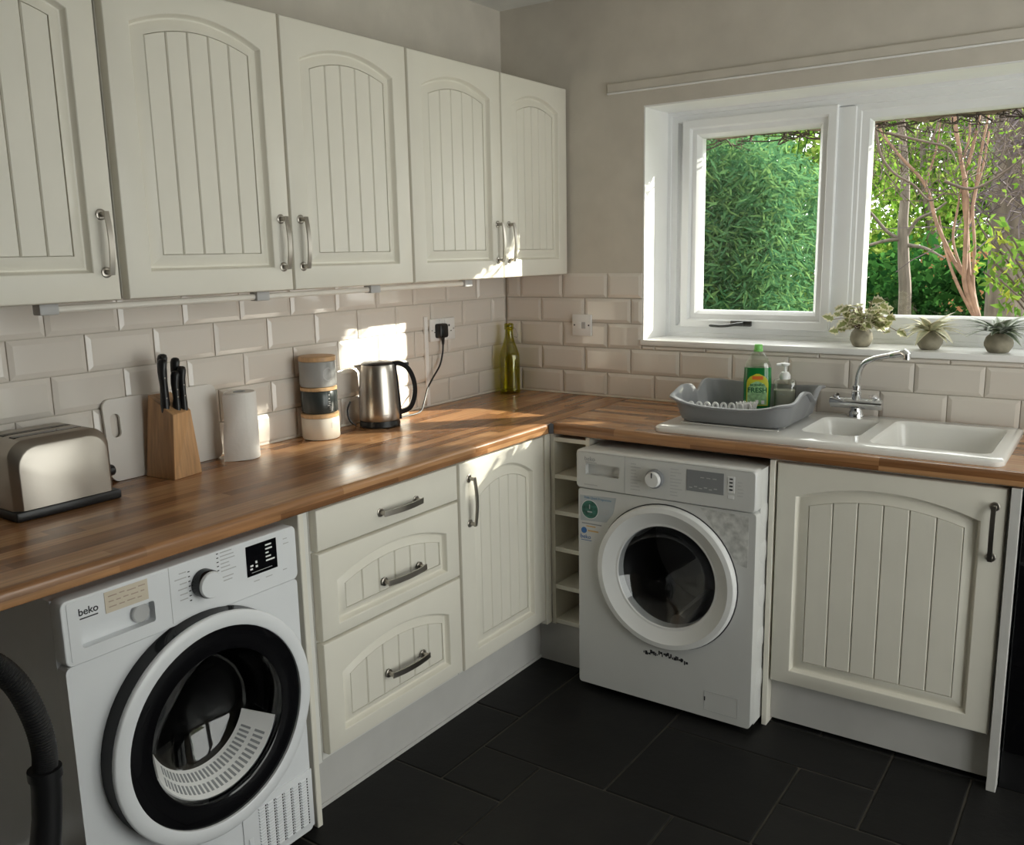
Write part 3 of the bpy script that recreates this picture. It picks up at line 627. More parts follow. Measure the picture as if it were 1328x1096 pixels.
# vent flap bottom right
B = MB(F); B.box(-1.984, -1.763, TY-.003, TY, .030, .192, .002, 2); vg = B.build('vent_cover', 'app', td)
B = MB(F); B.box(-1.972, -1.958, TY-.006, TY-.003, .03, .11, .0015, 1); B.build('vent_latch', 'app', vg)
B = MB(F)
for c_ in range(6):
    for r_ in range(17):
        x = -1.938+.0268*c_; z = .044+.0078*r_
        B.rings([[(x, TY-.003, z), (x+.021, TY-.003, z), (x+.021, TY-.003, z+.006), (x, TY-.003, z+.006)], [(x+.001, TY-.0075, z+.001), (x+.019, TY-.0062, z+.001), (x+.019, TY-.0062, z+.003), (x+.001, TY-.0075, z+.003)]], False, True)
B.build('vent_louvres', 'app', vg, 0, kind='stuff')
B = MB(F)
for c_ in range(6):
    for r_ in range(17):
        x = -1.938+.0268*c_; z = .044+.0078*r_; dash(B, x+.0205, z-.0005, .0042, .0045, TY-.0032)
B.build('vent_slots', 'dpr', vg, 0, kind='stuff')
B = MB(F)
for x in (ty0+.05, ty1-.05):
    for y in (TY+.08, -.15): B.lathe([(.02, 0), (.02, .012), (.012, .014), (.012, .022)], (x, y, 0), 'z', 12)
B.build('feet', 'black', td)

# ------------------------------------------------------------------ vacuum cleaner under the worktop end
vc = thing('vacuum_cleaner', (.60, -2.62, 0), 'black vacuum cleaner with ribbed hose beside the tumble dryer', 'vacuum')
XH = .66
hp = bez([at(-60, 868, 0, XH), at(-20, 858, 0, XH), at(18, 884, 0, XH), at(44, 928, 0, XH), at(57, 970, 0, XH), at(58, 1000, 0, XH)], 12)
B = MB(); pts = []; rs = []
for a_, b_ in zip(hp, hp[1:]):
    for t in range(2): pts.append(a_.lerp(b_, t/2)); rs.append(.0225 if t else .0195)
B.tube(pts, rs, 14); B.build('hose', 'rubber', vc, 60)
p0 = hp[-1]; B = MB(); B.tube([p0+Vector((0, 0, .006)), p0-Vector((0, 0, .012))], [.030, .030], 18); B.tube([p0-Vector((0, 0, .012)), p0-Vector((0, 0, .03)), p0-Vector((0, .006, .09)), p0-Vector((0, .02, .17))], [.027, .0265, .026, .028], 18); B.build('hose_cuff', 'black', vc)
B = MB(); B.tube([p0-Vector((0, .02, .16)), p0-Vector((.02, .035, .24)), p0-Vector((.05, .06, .36))], [.033, .036, .04], 16); B.build('inlet_elbow', 'gblack', vc)
B = MB(); L = []
for k, (z, rx, ry) in enumerate(((0, .12, .09), (.02, .15, .11), (.10, .16, .12), (.17, .15, .115), (.22, .12, .09), (.245, .07, .05))):
    L.append([(p0.x-.07+rx*math.cos(2*PI*i/28), p0.y-.075+ry*math.sin(2*PI*i/28), z) for i in range(28)])
B.rings(L, True, True); B.build('body', 'black', vc, 50)
B = MB(); B.tube([(p0.x-.02, p0.y-.13, .235), (p0.x-.0, p0.y-.12, .30), (p0.x-.08, p0.y-.10, .31), (p0.x-.12, p0.y-.10, .24)], .012, 10); B.build('carry_handle', 'chrome', vc)
for s_ in (-1, 1):
    B = MB(); B.lathe([(.05, -.012), (.055, 0), (.05, .012)], (p0.x-.07, p0.y-.075+s_*.115, .055), 'y', 24); B.build('wheel', 'gblack', vc)

# ------------------------------------------------------------------ sink, tap
sk_ = thing('kitchen_sink', (1.48, -.3, WT), 'white ceramic one-and-a-half bowl sink with drainer', 'sink')
ZR = WT+.020
bowls = [(1.412, 1.592, -.430, -.135, .11), (1.634, 1.957, -.500, -.100, .15)]
B = MB(); holes = [rrect(x0, x1, y0, y1, .035, 4) for x0, x1, y0, y1, _ in bowls]
E_ = []
outer = [rrect(SX0+i, SX1-i, SY0+i, SY1-i, .03, 5) for i in (0, 0, .004, .010)]
B.rings([[(p[0], p[1], z) for p in l] for l, z in zip(outer, (WT, WT+.012, ZR-.003, ZR))])
for lp in [outer[-1]]+holes:
    v = [B.bm.verts.new((p[0], p[1], ZR)) for p in lp]; E_ += [B.bm.edges.new((v[i], v[(i+1) % len(v)])) for i in range(len(v))]
bmesh.ops.triangle_fill(B.bm, use_beauty=True, edges=E_); B.build('rim', 'ceramic', sk_, 40)
for x0, x1, y0, y1, dp in bowls:
    B = MB(); L = []
    for i, z in ((0, ZR), (.004, ZR-.004), (.007, ZR-.014), (.018, ZR-dp+.03), (.026, ZR-dp+.010), (.040, ZR-dp)):
        L.append([(p[0], p[1], z) for p in rrect(x0+i, x1-i, y0+i, y1-i, .035, 4)])
    B.rings(L, False, True); bw = B.build('bowl', 'ceramic', sk_, 60)
    B = MB(); B.lathe([(.028, 0), (.028, .003), (.02, .003), (.018, .0005), (.001, .0005)], ((x0+x1)/2, (y0+y1)/2, ZR-dp), 'z', 20); B.build('drain', 'chrome', bw)
for k in range(6):
    B = MB(); B.box(SX0+.06, 1.36, -.47+.065*k, -.455+.065*k, ZR, ZR+.003, .0014, 1); B.build('drainer_rib', 'ceramic', sk_)
tp = thing('mixer_tap', (1.498, -.088, ZR), 'chrome two-lever mixer tap with swivel spout behind the half bowl', 'tap'); tx, tyy = 1.498, -.088
B = MB(); B.lathe([(.027, 0), (.027, .004), (.022, .016), (.019, .022), (.019, .032)], (tx, tyy, ZR), 'z', 24); B.build('base', 'chrome', tp)
B = MB(); z = ZR+.046; B.tube([(tx-.084, tyy, z), (tx-.08, tyy, z), (tx+.08, tyy, z), (tx+.084, tyy, z)], [.0165, .018, .018, .0165], 18); B.tube([(tx-.083, tyy-.001, z-.012), (tx+.083, tyy-.001, z-.012)], .008, 12); B.build('bar', 'chrome', tp)
for s_ in (-1, 1):
    B = MB(); B.lathe([(.012, .012), (.012, .022), (.008, .024)], (tx+s_*.066, tyy, z), 'z', 16); B.tube([(tx+s_*.066, tyy, z+.020), (tx+s_*.060, tyy-.012, z+.027), (tx+s_*.052, tyy-.034, z+.030)], [.009, .007, .005], 10); B.build('lever', 'chrome', tp)
B = MB(); B.lathe([(.016, .010), (.016, .04), (.0125, .044), (.0125, .052), (.015, .053), (.015, .058), (.010, .060)], (tx, tyy, z), 'z', 20); B.build('collar', 'chrome', tp)
zt = z+.058; B = MB(); B.tube(bez([(tx, tyy, zt), (tx+.006, tyy-.004, zt+.045), (tx+.022, tyy-.014, zt+.078), (tx+.055, tyy-.035, zt+.098), (tx+.10, tyy-.062, zt+.112), (tx+.135, tyy-.083, zt+.122)], 6), .0095, 14); B.build('spout', 'chrome', tp)
e0 = Vector((tx+.118, tyy-.073, zt+.117)); dv = Vector((.035, -.021, .009)); B = MB(); B.tube([e0, e0+dv*.15, e0+dv*1.0, e0+dv*1.25, e0+dv*1.5+Vector((0, 0, -.008)), e0+dv*1.5+Vector((0, 0, -.022))], [.011, .0125, .0125, .0135, .013, .012], 14); B.build('nozzle', 'chrome', tp)

# ------------------------------------------------------------------ dish rack and bottles
rk = thing('dish_rack', (1.19, -.29, ZR), 'grey plastic dish drainer tub on the sink drainer', 'dish rack')
def rack_loop(x0, x1, y0, y1, r, zf):
    P = []
    base = rrect(x0, x1, y0, y1, r, 6); n = len(base); cu = []
    for i in range(n):
        a, c = base[i], base[(i+1) % n]; m_ = max(1, int(math.hypot(c[0]-a[0], c[1]-a[1])/.012))
        for k in range(m_): cu.append((a[0]+(c[0]-a[0])*k/m_, a[1]+(c[1]-a[1])*k/m_))
    return cu
import itertools
def resample(cu, n):
    L = [0]
    for a, c in zip(cu, cu[1:]+cu[:1]): L.append(L[-1]+math.hypot(c[0]-a[0], c[1]-a[1]))
    out = []; k = 0
    for i in range(n):
        s_ = L[-1]*i/n
        while L[k+1] < s_: k += 1
        t = (s_-L[k])/max(1e-9, L[k+1]-L[k]); a, c = cu[k], cu[(k+1) % len(cu)]; out.append((a[0]+(c[0]-a[0])*t, a[1]+(c[1]-a[1])*t))
    return out
NR = 140
def rimz(fx, fy):
    """fx, fy in -1..1 over the tub plan"""
    def hump(c, w_): return math.exp(-((fy-c)/w_)**2)
    side = min(1, max(0, (abs(fx)-.80)/.2)); fr = min(1, max(0, (abs(fy)-.8)/.2))
    zs = .088+.014*hump(-.30, .35)-.026*hump(.22, .15)+.010*hump(.62, .25)-.016*max(0, -fy-.4)/.6
    zl = .056+.036*abs(fx)**3 if fy < 0 else .082+.012*abs(fx)**3
    return zs*side+zl*(1-side)
rx0, rx1, ry0, ry1 = .985, 1.408, -.505, -.075
def rl(ins, z, frac=0, rr=.06):
    cu = resample(rrect(rx0+ins, rx1-ins, ry0+ins, ry1-ins, rr, 8), NR); cx, cy = (rx0+rx1)/2, (ry0+ry1)/2
    return [(p[0], p[1], ZR+z+frac*rimz((p[0]-cx)/((rx1-rx0)/2-ins), (p[1]-cy)/((ry1-ry0)/2-ins))) for p in cu]
Z0 = .006
B = MB(); B.rings([rl(.040, Z0, 0), rl(.032, Z0+.006, 0), rl(.014, Z0-.008, 1), rl(.003, Z0-.006, 1), rl(0, Z0-.002, 1), rl(.002, Z0+.003, 1), rl(.012, Z0+.004, 1), rl(.017, Z0-.002, 1), rl(.036, Z0+.010, 0), rl(.044, Z0+.006, 0)], True, True); B.build('tub', 'grey', rk, 50)
B = MB()
for x, y in ((1.05, -.44), (1.34, -.44), (1.05, -.14), (1.34, -.14)): B.box(x-.015, x+.015, y-.01, y+.01, ZR+.003, ZR+Z0+.002, .002)
B.build('feet', 'grey', rk)
for k in range(8):
    B = MB(); x = 1.050+.026*k; y = -.425+.006*k; B.tube(bez([(x-.009, y, ZR+.012), (x-.0085, y, ZR+.054), (x, y, ZR+.064), (x+.0085, y, ZR+.054), (x+.009, y, ZR+.012)], 4), .004, 8); B.build('plate_peg', 'gloss', rk)
br_ = thing('dish_brush', (1.19, -.37, ZR+.013), 'round white dish brush lying in the grey rack', 'brush')
B = MB(); L = [(.03, 0), (.034, .01), (.034, .022), (.001, .026)]; B.lathe(L, (1.215, -.352, ZR+.0225), 'z', 24); B.build('head', 'cloudy', br_)
B = MB()
for k in range(120):
    a = random.uniform(0, 2*PI); r_ = .031*math.sqrt(random.random()); p = Vector((1.215+r_*math.cos(a), -.352+r_*math.sin(a), ZR+.044)); B.tube([p, p+Vector((math.cos(a)*.3*r_/.03*.02, math.sin(a)*.3*r_/.03*.02, .020))], .0012, 4)
B.build('bristles', 'gloss', br_, kind='stuff')
B = MB(); B.tube([(1.240, -.348, ZR+.028), (1.275, -.335, ZR+.040), (1.335, -.30, ZR+.052)], [.010, .007, .008], 10); B.build('handle', 'lblue', br_)

def ell_lathe(B, prof, c, n=36, p=2.6, rot=0):
    L = []
    for rx, ry, z in prof:
        l = []
        for i in range(n):
            a = 2*PI*i/n; ca, sa = math.cos(a), math.sin(a); k = (abs(ca)**p+abs(sa)**p)**(-1/p); x, y = rx*k*ca, ry*k*sa
            l.append((c[0]+x*math.cos(rot)-y*math.sin(rot), c[1]+x*math.sin(rot)+y*math.cos(rot), c[2]+z))
        L.append(l)
    return L
fb = thing('washing_up_bottle', (1.197, -.205, ZR+.0125), 'green washing-up liquid bottle standing in the dish rack', 'bottle')
fc = (1.197, -.205, ZR+.0125); FR = math.radians(20)
B = MB(); B.rings(ell_lathe(B, [(.038, .022, 0), (.043, .026, .006), (.046, .028, .05), (.047, .029, .10), (.045, .028, .150), (.0445, .0275, .152)], fc, rot=FR), True, True); B.build('liquid', 'green', fb, 50)
B = MB(); B.rings(ell_lathe(B, [(.0455, .0285, .1525), (.044, .028, .158), (.034, .023, .180), (.021, .016, .200), (.013, .012, .206)], fc, rot=FR), False, True); B.build('shoulder', 'cloudy', fb, 50)
B = MB(); B.lathe([(.0155, .206), (.0155, .212), (.0140, .214), (.0140, .226), (.012, .230), (.001, .231)], fc, 'z', 20); B.build('cap', 'lime', fb)
def wrap_label(poly_fn, mat, name, parent, off, z0, z1, wfun, n=14, m_=10):
    """patch on the bottle front: half width wfun(z)"""
    V, Fc = [], []
    for j in range(m_+1):
        z = z0+(z1-z0)*j/m_; hw = wfun(z)
        for i in range(n+1):
            x = -hw+2*hw*i/n; rx, ry = .047, .0288; y = -ry*max(0, 1-abs(x/rx)**2.6)**(1/2.6)-off
            V.append((fc[0]+x*math.cos(FR)-y*math.sin(FR), fc[1]+x*math.sin(FR)+y*math.cos(FR), fc[2]+z))
    for j in range(m_):
        for i in range(n): a = j*(n+1)+i; Fc.append((a, a+1, a+n+2, a+n+1))
    B = MB(); B.bm.free(); B.bm = bmesh.new(); me = bpy.data.meshes.new('t'); me.from_pydata(V, [], Fc); B.bm.from_mesh(me); return B.build(name, mat, parent, 60)
arch = lambda zt_, hw: (lambda z: hw*math.sqrt(max(.02, 1-max(0, (z-(zt_-hw))/hw)**2)))
lb_ = wrap_label(None, 'labely', 'label', fb, .0006, .022, .132, arch(.132, .036))
wrap_label(None, 'labelg', 'label_field', lb_, .0010, .025, .106, arch(.106, .032)); wrap_label(None, 'labelr', 'label_flash', lb_, .0010, .112, .124, lambda z: .018)
def wrap_text(key, z, mat, parent):
    me = TXT[key].copy(); me.materials.clear(); me.materials.append(MT[mat])
    for v in me.vertices:
        x, zz, e = v.co.x, v.co.y+z, v.co.z; y = -.0288*max(0, 1-abs(x/.047)**2.6)**(1/2.6)-.0014-e
        v.co = (fc[0]+x*math.cos(FR)-y*math.sin(FR), fc[1]+x*math.sin(FR)+y*math.cos(FR), fc[2]+zz)
    put('lettering', me, Matrix(), parent)
wrap_text('MORNING', .090, 'dgreen', lb_); wrap_text('FRESH', .068, 'dgreen', lb_)
for x in (-.022, 0, .022): wrap_label(None, 'gloss', 'label_badge', lb_, .0014, .030, .042, lambda z, x=x: .005, 4, 3).location.x += x*.94
sp_ = thing('soap_dispenser', (1.272, -.145, ZR+.0125), 'clear soap dispenser with white pump standing in the dish rack', 'dispenser')
sc_ = (1.272, -.145, ZR+.0125)
B = MB(); B.rings(ell_lathe(B, [(.034, .022, 0), (.038, .025, .006), (.038, .025, .095), (.034, .022, .105), (.016, .014, .110)], sc_, p=4, rot=.4), True, True); B.build('bottle', 'cloudy', sp_, 50)
B = MB(); B.rings(ell_lathe(B, [(.032, .020, .004), (.035, .0225, .01), (.035, .0225, .070)], sc_, p=4, rot=.4), True, True); B.build('soap', pm('soap_liquid', (.50, .50, .43), .3), sp_, 50)
B = MB(); B.lathe([(.019, .108), (.019, .122), (.015, .128), (.012, .132), (.005, .134), (.005, .152), (.010, .153), (.015, .156), (.015, .162), (.002, .164)], sc_, 'z', 22); B.tube([(sc_[0], sc_[1], sc_[2]+.159), (sc_[0]-.025, sc_[1]-.016, sc_[2]+.157)], [.007, .004], 8); B.build('pump', 'gloss', sp_)
B = MB(); B.box(sc_[0]-.018, sc_[0]+.012, sc_[1]-.0262, sc_[1]-.0256, sc_[2]+.055, sc_[2]+.058); B.build('label_mark', 'lgrey', sp_, 0)

# ------------------------------------------------------------------ worktop things
# toaster
to = thing('toaster', (.105, -2.09, WT), 'two-slot stainless steel toaster on a black base', 'toaster')
def tloop(i, x):
    P = []
    y0, y1, z0, z1, r = -2.222+i, -1.975-i, WT+.024, WT+.186-i, .050
    for cy, a0 in ((y1-r, 0), (y0+r, 90)):
        for k in range(9):
            a = math.radians(a0+90*k/8); P.append((x, cy+r*math.cos(a), z1-r+r*math.sin(a)))
    P.append((x, y0, z0)); P.append((x, y1, z0)); return P
B = MB(); B.rings([tloop(.006, .022), tloop(0, .027), tloop(0, .170), tloop(.003, .174), tloop(.014, .190), tloop(.017, .192)], True, True); B.build('body', 'tsteel', to, 40)
B = MB(); B.box(.018, .196, -2.226, -1.966, WT, WT+.024, .006); B.build('base', 'black', to)
for x in (.078, .128):
    B = MB(); B.box(x-.013, x+.013, -2.185, -2.02, WT+.178, WT+.1868, .002, 1); B.build('slot', 'gblack', to)
B = MB(); B.box(.09, .12, -1.975, -1.952, WT+.09, WT+.105, .004); B.lathe([(.014, 0), (.014, .014), (.012, .017)], m=Matrix.Translation((.155, -1.976, WT+.066)) @ Matrix.Rotation(-PI/2, 4, 'X'), n=18); B.build('lever', 'black', to)
# chopping board leaning on the wall
cbd = thing('chopping_board', (.03, -1.72, WT), 'white plastic chopping board with grip slot leaning on the tiles', 'board')
B = MB(); B.holed(rrect(-1.893, -1.535, 0, .222, .022, 5), [rrect(-1.876, -1.848, .118, .182, .0135, 5)], 'x', 0, .008)
B.F = Matrix.Translation((.0262, 0, WT+.0005)) @ Matrix.Rotation(math.radians(-4), 4, 'Y'); B.build('board', 'board', cbd, 40)
# knife block
kb_ = thing('knife_block', (.10, -1.742, WT), 'tapered beech knife block with black-handled knives', 'knife block')
bs = [(.045, -1.800), (.158, -1.789), (.142, -1.690), (.036, -1.700)]; tpz = [(.052, -1.778, .224), (.165, -1.782, .178), (.130, -1.702, .178), (.040, -1.698, .222)]
B = MB(); B.rings([[(x, y, WT) for x, y in bs], [(x, y, WT+z) for x, y, z in tpz]], True, True); bmesh.ops.bevel(B.bm, geom=B.bm.edges[:], offset=.0015, segments=1, affect='EDGES'); B.build('block', 'beech', kb_, 0)
kn_ = [(.098, -1.757, .336, .0125), (.118, -1.772, .325, .0115), (.125, -1.741, .290, .0105), (.097, -1.718, .322, .0115), (.122, -1.718, .300, .0115)]
for i, (x, y, h, r_) in enumerate(kn_):
    k = thing('kitchen_knife', (x, y, WT+.18), ['black-handled knife, tallest in the wooden block', 'black-handled knife at the front left slot of the block', 'shortest black knife handle in the middle of the block', 'black-handled knife at the back right slot of the block', 'black-handled knife at the front right slot of the block'][i], 'knife', 'knives in the wooden block')
    B = MB(); L = []
    for zz, q, dy in ((.150, .95, 0), (.20, 1.0, 0), (h-.075, .82, .001), (h-.035, 1.0, .0), (h-.012, 1.12, .003), (h-.003, .9, .004), (h, .45, .004)):
        L.append([(x+r_*1.15*q*math.cos(a), y+dy+r_*.90*q*math.sin(a), WT+zz) for a in [2*PI*j/14 for j in range(14)]])
    B.rings(L, True, True); B.build('handle', 'black', k, 50)
    for zz in (.22, h-.05):
        B = MB(); B.lathe([(.0022, 0), (.0022, .001)], m=Matrix.Translation((x+r_*.98, y, WT+zz)) @ Matrix.Rotation(PI/2, 4, 'Y'), n=8); B.build('rivet', 'nickel', k)
# kitchen roll
kr = thing('kitchen_roll', (.095, -1.508, WT), 'white kitchen paper roll with a loose sheet beside the knife block', 'paper roll'); rc = (.095, -1.508)
B = MB(); B.lathe([(.018, .006), (.046, .001), (.0475, .004), (.047, .196), (.044, .200), (.017, .199), (.016, .19), (.016, .02)], rc+(WT,), 'z', 40); B.build('roll', 'paper', kr, 50)
B = MB(); B.lathe([(.0178, .01), (.0178, .2008), (.0165, .2008), (.0165, .01)], rc+(WT,), 'z', 24); B.build('core', 'lgrey', kr)
V, Fc = [], []; n_, m_ = 14, 12
for j in range(m_+1):
    t = j/m_; z = .004+.192*t
    for i in range(n_+1):
        s_ = i/n_; a = math.radians(-20-75*s_); rr = .0485+.020*s_*s_*(.4+.6*(1-t)**1.5)+.002*math.sin(9*t+5*s_)*s_
        V.append((rc[0]+rr*math.cos(a), rc[1]+rr*math.sin(a), WT+max(.0006, z-.004*s_*(1-t))))
for j in range(m_):
    for i in range(n_): a = j*(n_+1)+i; Fc.append((a, a+1, a+n_+2, a+n_+1))
B = MB(); me = bpy.data.meshes.new('t'); me.from_pydata(V, [], Fc); B.bm.from_mesh(me); bmesh.ops.solidify(B.bm, geom=B.bm.faces[:], thickness=.0006); B.build('loose_sheet', 'paper', kr, 60)
# stacked canisters
jc = (.078, -1.180); zz = WT
for nm, lab, mat, r_, h, lid in (('canister', 'cream ceramic canister at the bottom of the stack', 'jcream', .0615, .072, .014), ('canister', 'charcoal canister in the middle of the stack', 'jdark', .059, .074, .012), ('canister', 'grey canister with bamboo lid on top of the stack', 'jgrey', .0595, .083, .016)):
    j = thing(nm, jc+(zz,), lab, 'canister', 'stacked kitchen canisters')
    B = MB(); B.lathe([(r_-.012, 0), (r_-.003, .002), (r_, .008), (r_, h-.003), (r_-.002, h)], jc+(zz,), 'z', 44); bdj = B.build('jar', mat, j, 50)
    B = MB(); B.lathe([(r_-.003, h), (r_+.0005, h+.0015), (r_+.0005, h+lid-.002), (r_-.002, h+lid), (.001, h+lid)], jc+(zz,), 'z', 44); B.build('lid', 'bamboo', j, 40)
    va = math.atan2(-3.19+1.18, 2.25-.078)+.55
    def onjar(B, da, z, hw, hh):
        L = []
        for k in range(5):
            a = va+da+hw*(k/2-1)/r_; L.append([(jc[0]+rr*math.cos(a), jc[1]+rr*math.sin(a), zz+z+q) for rr, q in ((r_+.0003, -hh), (r_+.0009, -hh), (r_+.0009, hh), (r_+.0003, hh))])
        B.rings(L, True, True)
    B = MB()
    if mat == 'jgrey':
        for k in range(24):
            a = 2*PI*k/24; onjar(B, .016*math.cos(a)/r_, h*.52+.020*math.sin(a), .0022, .0016)
        B.build('emblem', 'lgrey', bdj, 0)
    elif mat == 'jdark':
        for q in (.062, .050): onjar(B, 0, q, .0022, .0022)
        for q in (.040, .034, .028, .022, .016): onjar(B, random.uniform(-.06, .06), q, random.uniform(.002, .006), .0012)
        B.build('printed_marks', 'lgrey', bdj, 0)
    else:
        for q in (.055, .049, .043): onjar(B, .05, q, .0012, .0018)
        B.build('printed_marks', 'lgrey', bdj, 0)
    zz += h+lid
# kettle
ke = thing('kettle', (.102, -.925, WT), 'brushed steel electric kettle with black handle', 'kettle'); kx, ky = .102, -.925
B = MB(); B.lathe([(.066, 0), (.071, .003), (.071, .014), (.069, .017), (.069, .024)], (kx, ky, WT), 'z', 44); B.build('base', 'black', ke)
B = MB(); B.lathe([(.0695, .024), (.0715, .028), (.0710, .05), (.0680, .12), (.0625, .19), (.0600, .212), (.0585, .216)], (kx, ky, WT), 'z', 56); B.build('body', 'steel', ke, 60)
B = MB(); B.lathe([(.0585, .214), (.057, .219), (.050, .224), (.001, .228)], (kx, ky, WT), 'z', 40); B.build('lid', 'black', ke)
hd = Vector((.72, .69, 0)).normalized()
def kp(r_, z): return Vector((kx, ky, WT))+hd*r_+Vector((0, 0, z))
B = MB(); B.strap(bez([kp(.050, .216), kp(.075, .217), kp(.103, .200), kp(.122, .160), kp(.125, .110), kp(.108, .062), kp(.072, .045)], 7), (-hd.y, hd.x, 0), .024, .016); bmesh.ops.bevel(B.bm, geom=B.bm.edges[:], offset=.004, segments=2, affect='EDGES', clamp_overlap=True); B.strap(bez([kp(.0600, .215), kp(.066, .15), kp(.071, .08), kp(.0725, .022)], 6), (-hd.y, hd.x, 0), .026, .008); B.build('handle', 'black', ke, 50)
B = MB(); B.box(-.008, .008, -.006, .006, -.004, .006, .002); B.F = Matrix.Translation(kp(.100, .213)) @ Matrix.Rotation(.9, 4, 'Z'); B.build('lid_button', 'black', ke)
sd = -hd; B = MB(); L = []
for (r_, z, hw, dz) in ((.056, .178, .004, 0), (.064, .192, .016, .0), (.074, .206, .018, 0), (.082, .214, .013, 0)):
    c = Vector((kx, ky, WT+z)); pv = Vector((-sd.y, sd.x, 0)); L.append([c+sd*(r_*.60)+pv*hw*1.3+Vector((0, 0, .006)), c+sd*r_+pv*hw*.35, c+sd*r_-pv*hw*.35, c+sd*(r_*.60)-pv*hw*1.3+Vector((0, 0, .006))])
B.rings(L, True, True); B.build('spout', 'steel', ke, 60)
B = MB(); a0 = math.atan2(-3.19-ky, 2.25-kx)
for k in range(7):
    a = a0+.16+k*.035; B.box(-.0008, .0008, -.0007, .0007, -.002, .002); 
B.bm.free(); B.bm = bmesh.new()
for k in range(7):
    a = a0+.14+k*.04; B.strap([(kx+.0712*math.cos(a), ky+.0712*math.sin(a), WT+.046), (kx+.0712*math.cos(a+.026), ky+.0712*math.sin(a+.026), WT+.046)], (0, 0, 1), .003, .0006)
B.build('engraved_mark', 'mid', ke, 0)
# sockets, plug, flex
so = thing('wall_socket', (.009, -.458, 1.165), 'white double wall socket on the tiles behind the kettle', 'socket')
B = MB(); B.box(.0085, .019, -.535, -.382, 1.163, 1.250, .004); B.build('plate', 'gloss', so)
for yc in (-.497, -.420):
    B = MB(); B.box(.019, .0195, yc-.004, yc+.004, 1.216, 1.224); B.box(.019, .0195, yc-.015, yc-.008, 1.196, 1.200); B.box(.019, .0195, yc+.008, yc+.015, 1.196, 1.200); B.build('pin_holes', 'dpr', so, 0)
for yc in (-.474, -.443):
    B = MB(); B.box(.019, .0235, yc-.006, yc+.006, 1.226, 1.246, .0015, 1); B.build('rocker', 'gloss', so)
for yc in (-.525, -.392):
    B = MB(); B.lathe([(.003, 0), (.003, .0008)], (.019, yc, 1.206), 'x', 10); B.build('screw', 'nickel', so)
ct = thing('cable_trunking', (.009, -.56, .92), 'narrow white vertical cable trunking beside the double socket', 'trunking')
B = MB(); B.box(.0085, .017, -.566, -.546, .918, 1.262, .002); B.build('cover', 'gloss', ct)
pg = thing('power_plug', (.02, -.484, 1.18), 'black mains plug with flex running to the kettle', 'plug')
B = MB(); B.rings([[(x, -.480+p[0]*s_, 1.204+p[1]*s_) for p in rrect(-.027, .027, -.029, .027, .009, 4)] for x, s_ in ((.0195, 1), (.034, 1), (.042, .93), (.046, .75))], True, True); B.build('body', 'black', pg, 50)
B = MB(); B.tube([(.034, -.480, 1.178), (.034, -.479, 1.165), (.033, -.478, 1.150)], [.008, .0065, .005], 12); B.build('strain_relief', 'black', pg)
B = MB(); B.tube(bez([(.033, -.478, 1.152), (.032, -.482, 1.115), (.035, -.505, 1.07), (.045, -.56, 1.03), (.062, -.615, .995), (.078, -.655, .955), (.085, -.69, .920), (.075, -.76, .9145), (.06, -.84, .9145)], 8), .0034, 8); B.build('flex', 'wire', pg)
B = MB(); B.tube(bez([(.05, -.99, .9145), (.035, -1.005, .935), (.030, -1.008, .97), (.036, -.998, 1.0)], 6), .0034, 8); B.build('flex_loop', 'wire', ke)
sw = thing('light_switch', (.388, -.009, 1.158), 'square white two-rocker switch on tiles beside the window', 'switch')
B = MB(); B.box(.344, .433, -.018, -.0085, 1.156, 1.243, .003); B.build('plate', 'gloss', sw)
for x in (.379, .399):
    B = MB(); B.box(x-.009, x+.009, -.0215, -.018, 1.186, 1.213, .0015, 1); B.build('rocker', 'lgrey' if x > .39 else 'gloss', sw)
for x in (.355, .422):
    B = MB(); B.lathe([(.0035, 0), (.0035, .0008)], (x, -.018, 1.2), 'y', 10); B.build('screw', 'dpr', sw)
# swing-top bottle
bt = thing('swing_top_bottle', (.082, -.098, WT), 'olive green swing-top glass bottle in the worktop corner', 'bottle'); bc_ = (.082, -.098, WT)
def sq(prof, p): 
    L = []
    for r_, z in prof: r_ *= 1.12; L += ell_lathe(None, [(r_, r_, z)], bc_, 36, p if z < .17 else 2, .75)
    return L
B = MB(); B.rings(sq([(.030, 0), (.0365, .003), (.0375, .008), (.0375, .150), (.036, .165), (.030, .190), (.022, .215), (.0165, .240), (.0145, .262), (.0145, .268), (.0175, .270), (.0175, .292), (.014, .295)], 3.2), True, False); B.rings(sq([(.014, .295), (.0115, .27), (.0135, .24), (.027, .19), (.0335, .16), (.0345, .15), (.0345, .012), (.001, .010)], 3.2)); B.build('glass', 'oliveglass', bt, 60)
B = MB(); h_ = Vector((.82, .57, 0)); c_ = Vector(bc_)
B.tube(bez([c_+h_*.016+Vector((0, 0, .280)), c_+h_*.026+Vector((0, 0, .272)), c_+h_*.036+Vector((0, 0, .250)), c_+h_*.034+Vector((0, 0, .236)), c_+h_*.021+Vector((0, 0, .240))], 5), .0014, 6)
B.lathe([(.0182, .272), (.0186, .274), (.0182, .276)], bc_, 'z', 24, False); B.build('wire_bail', 'nickel', bt)

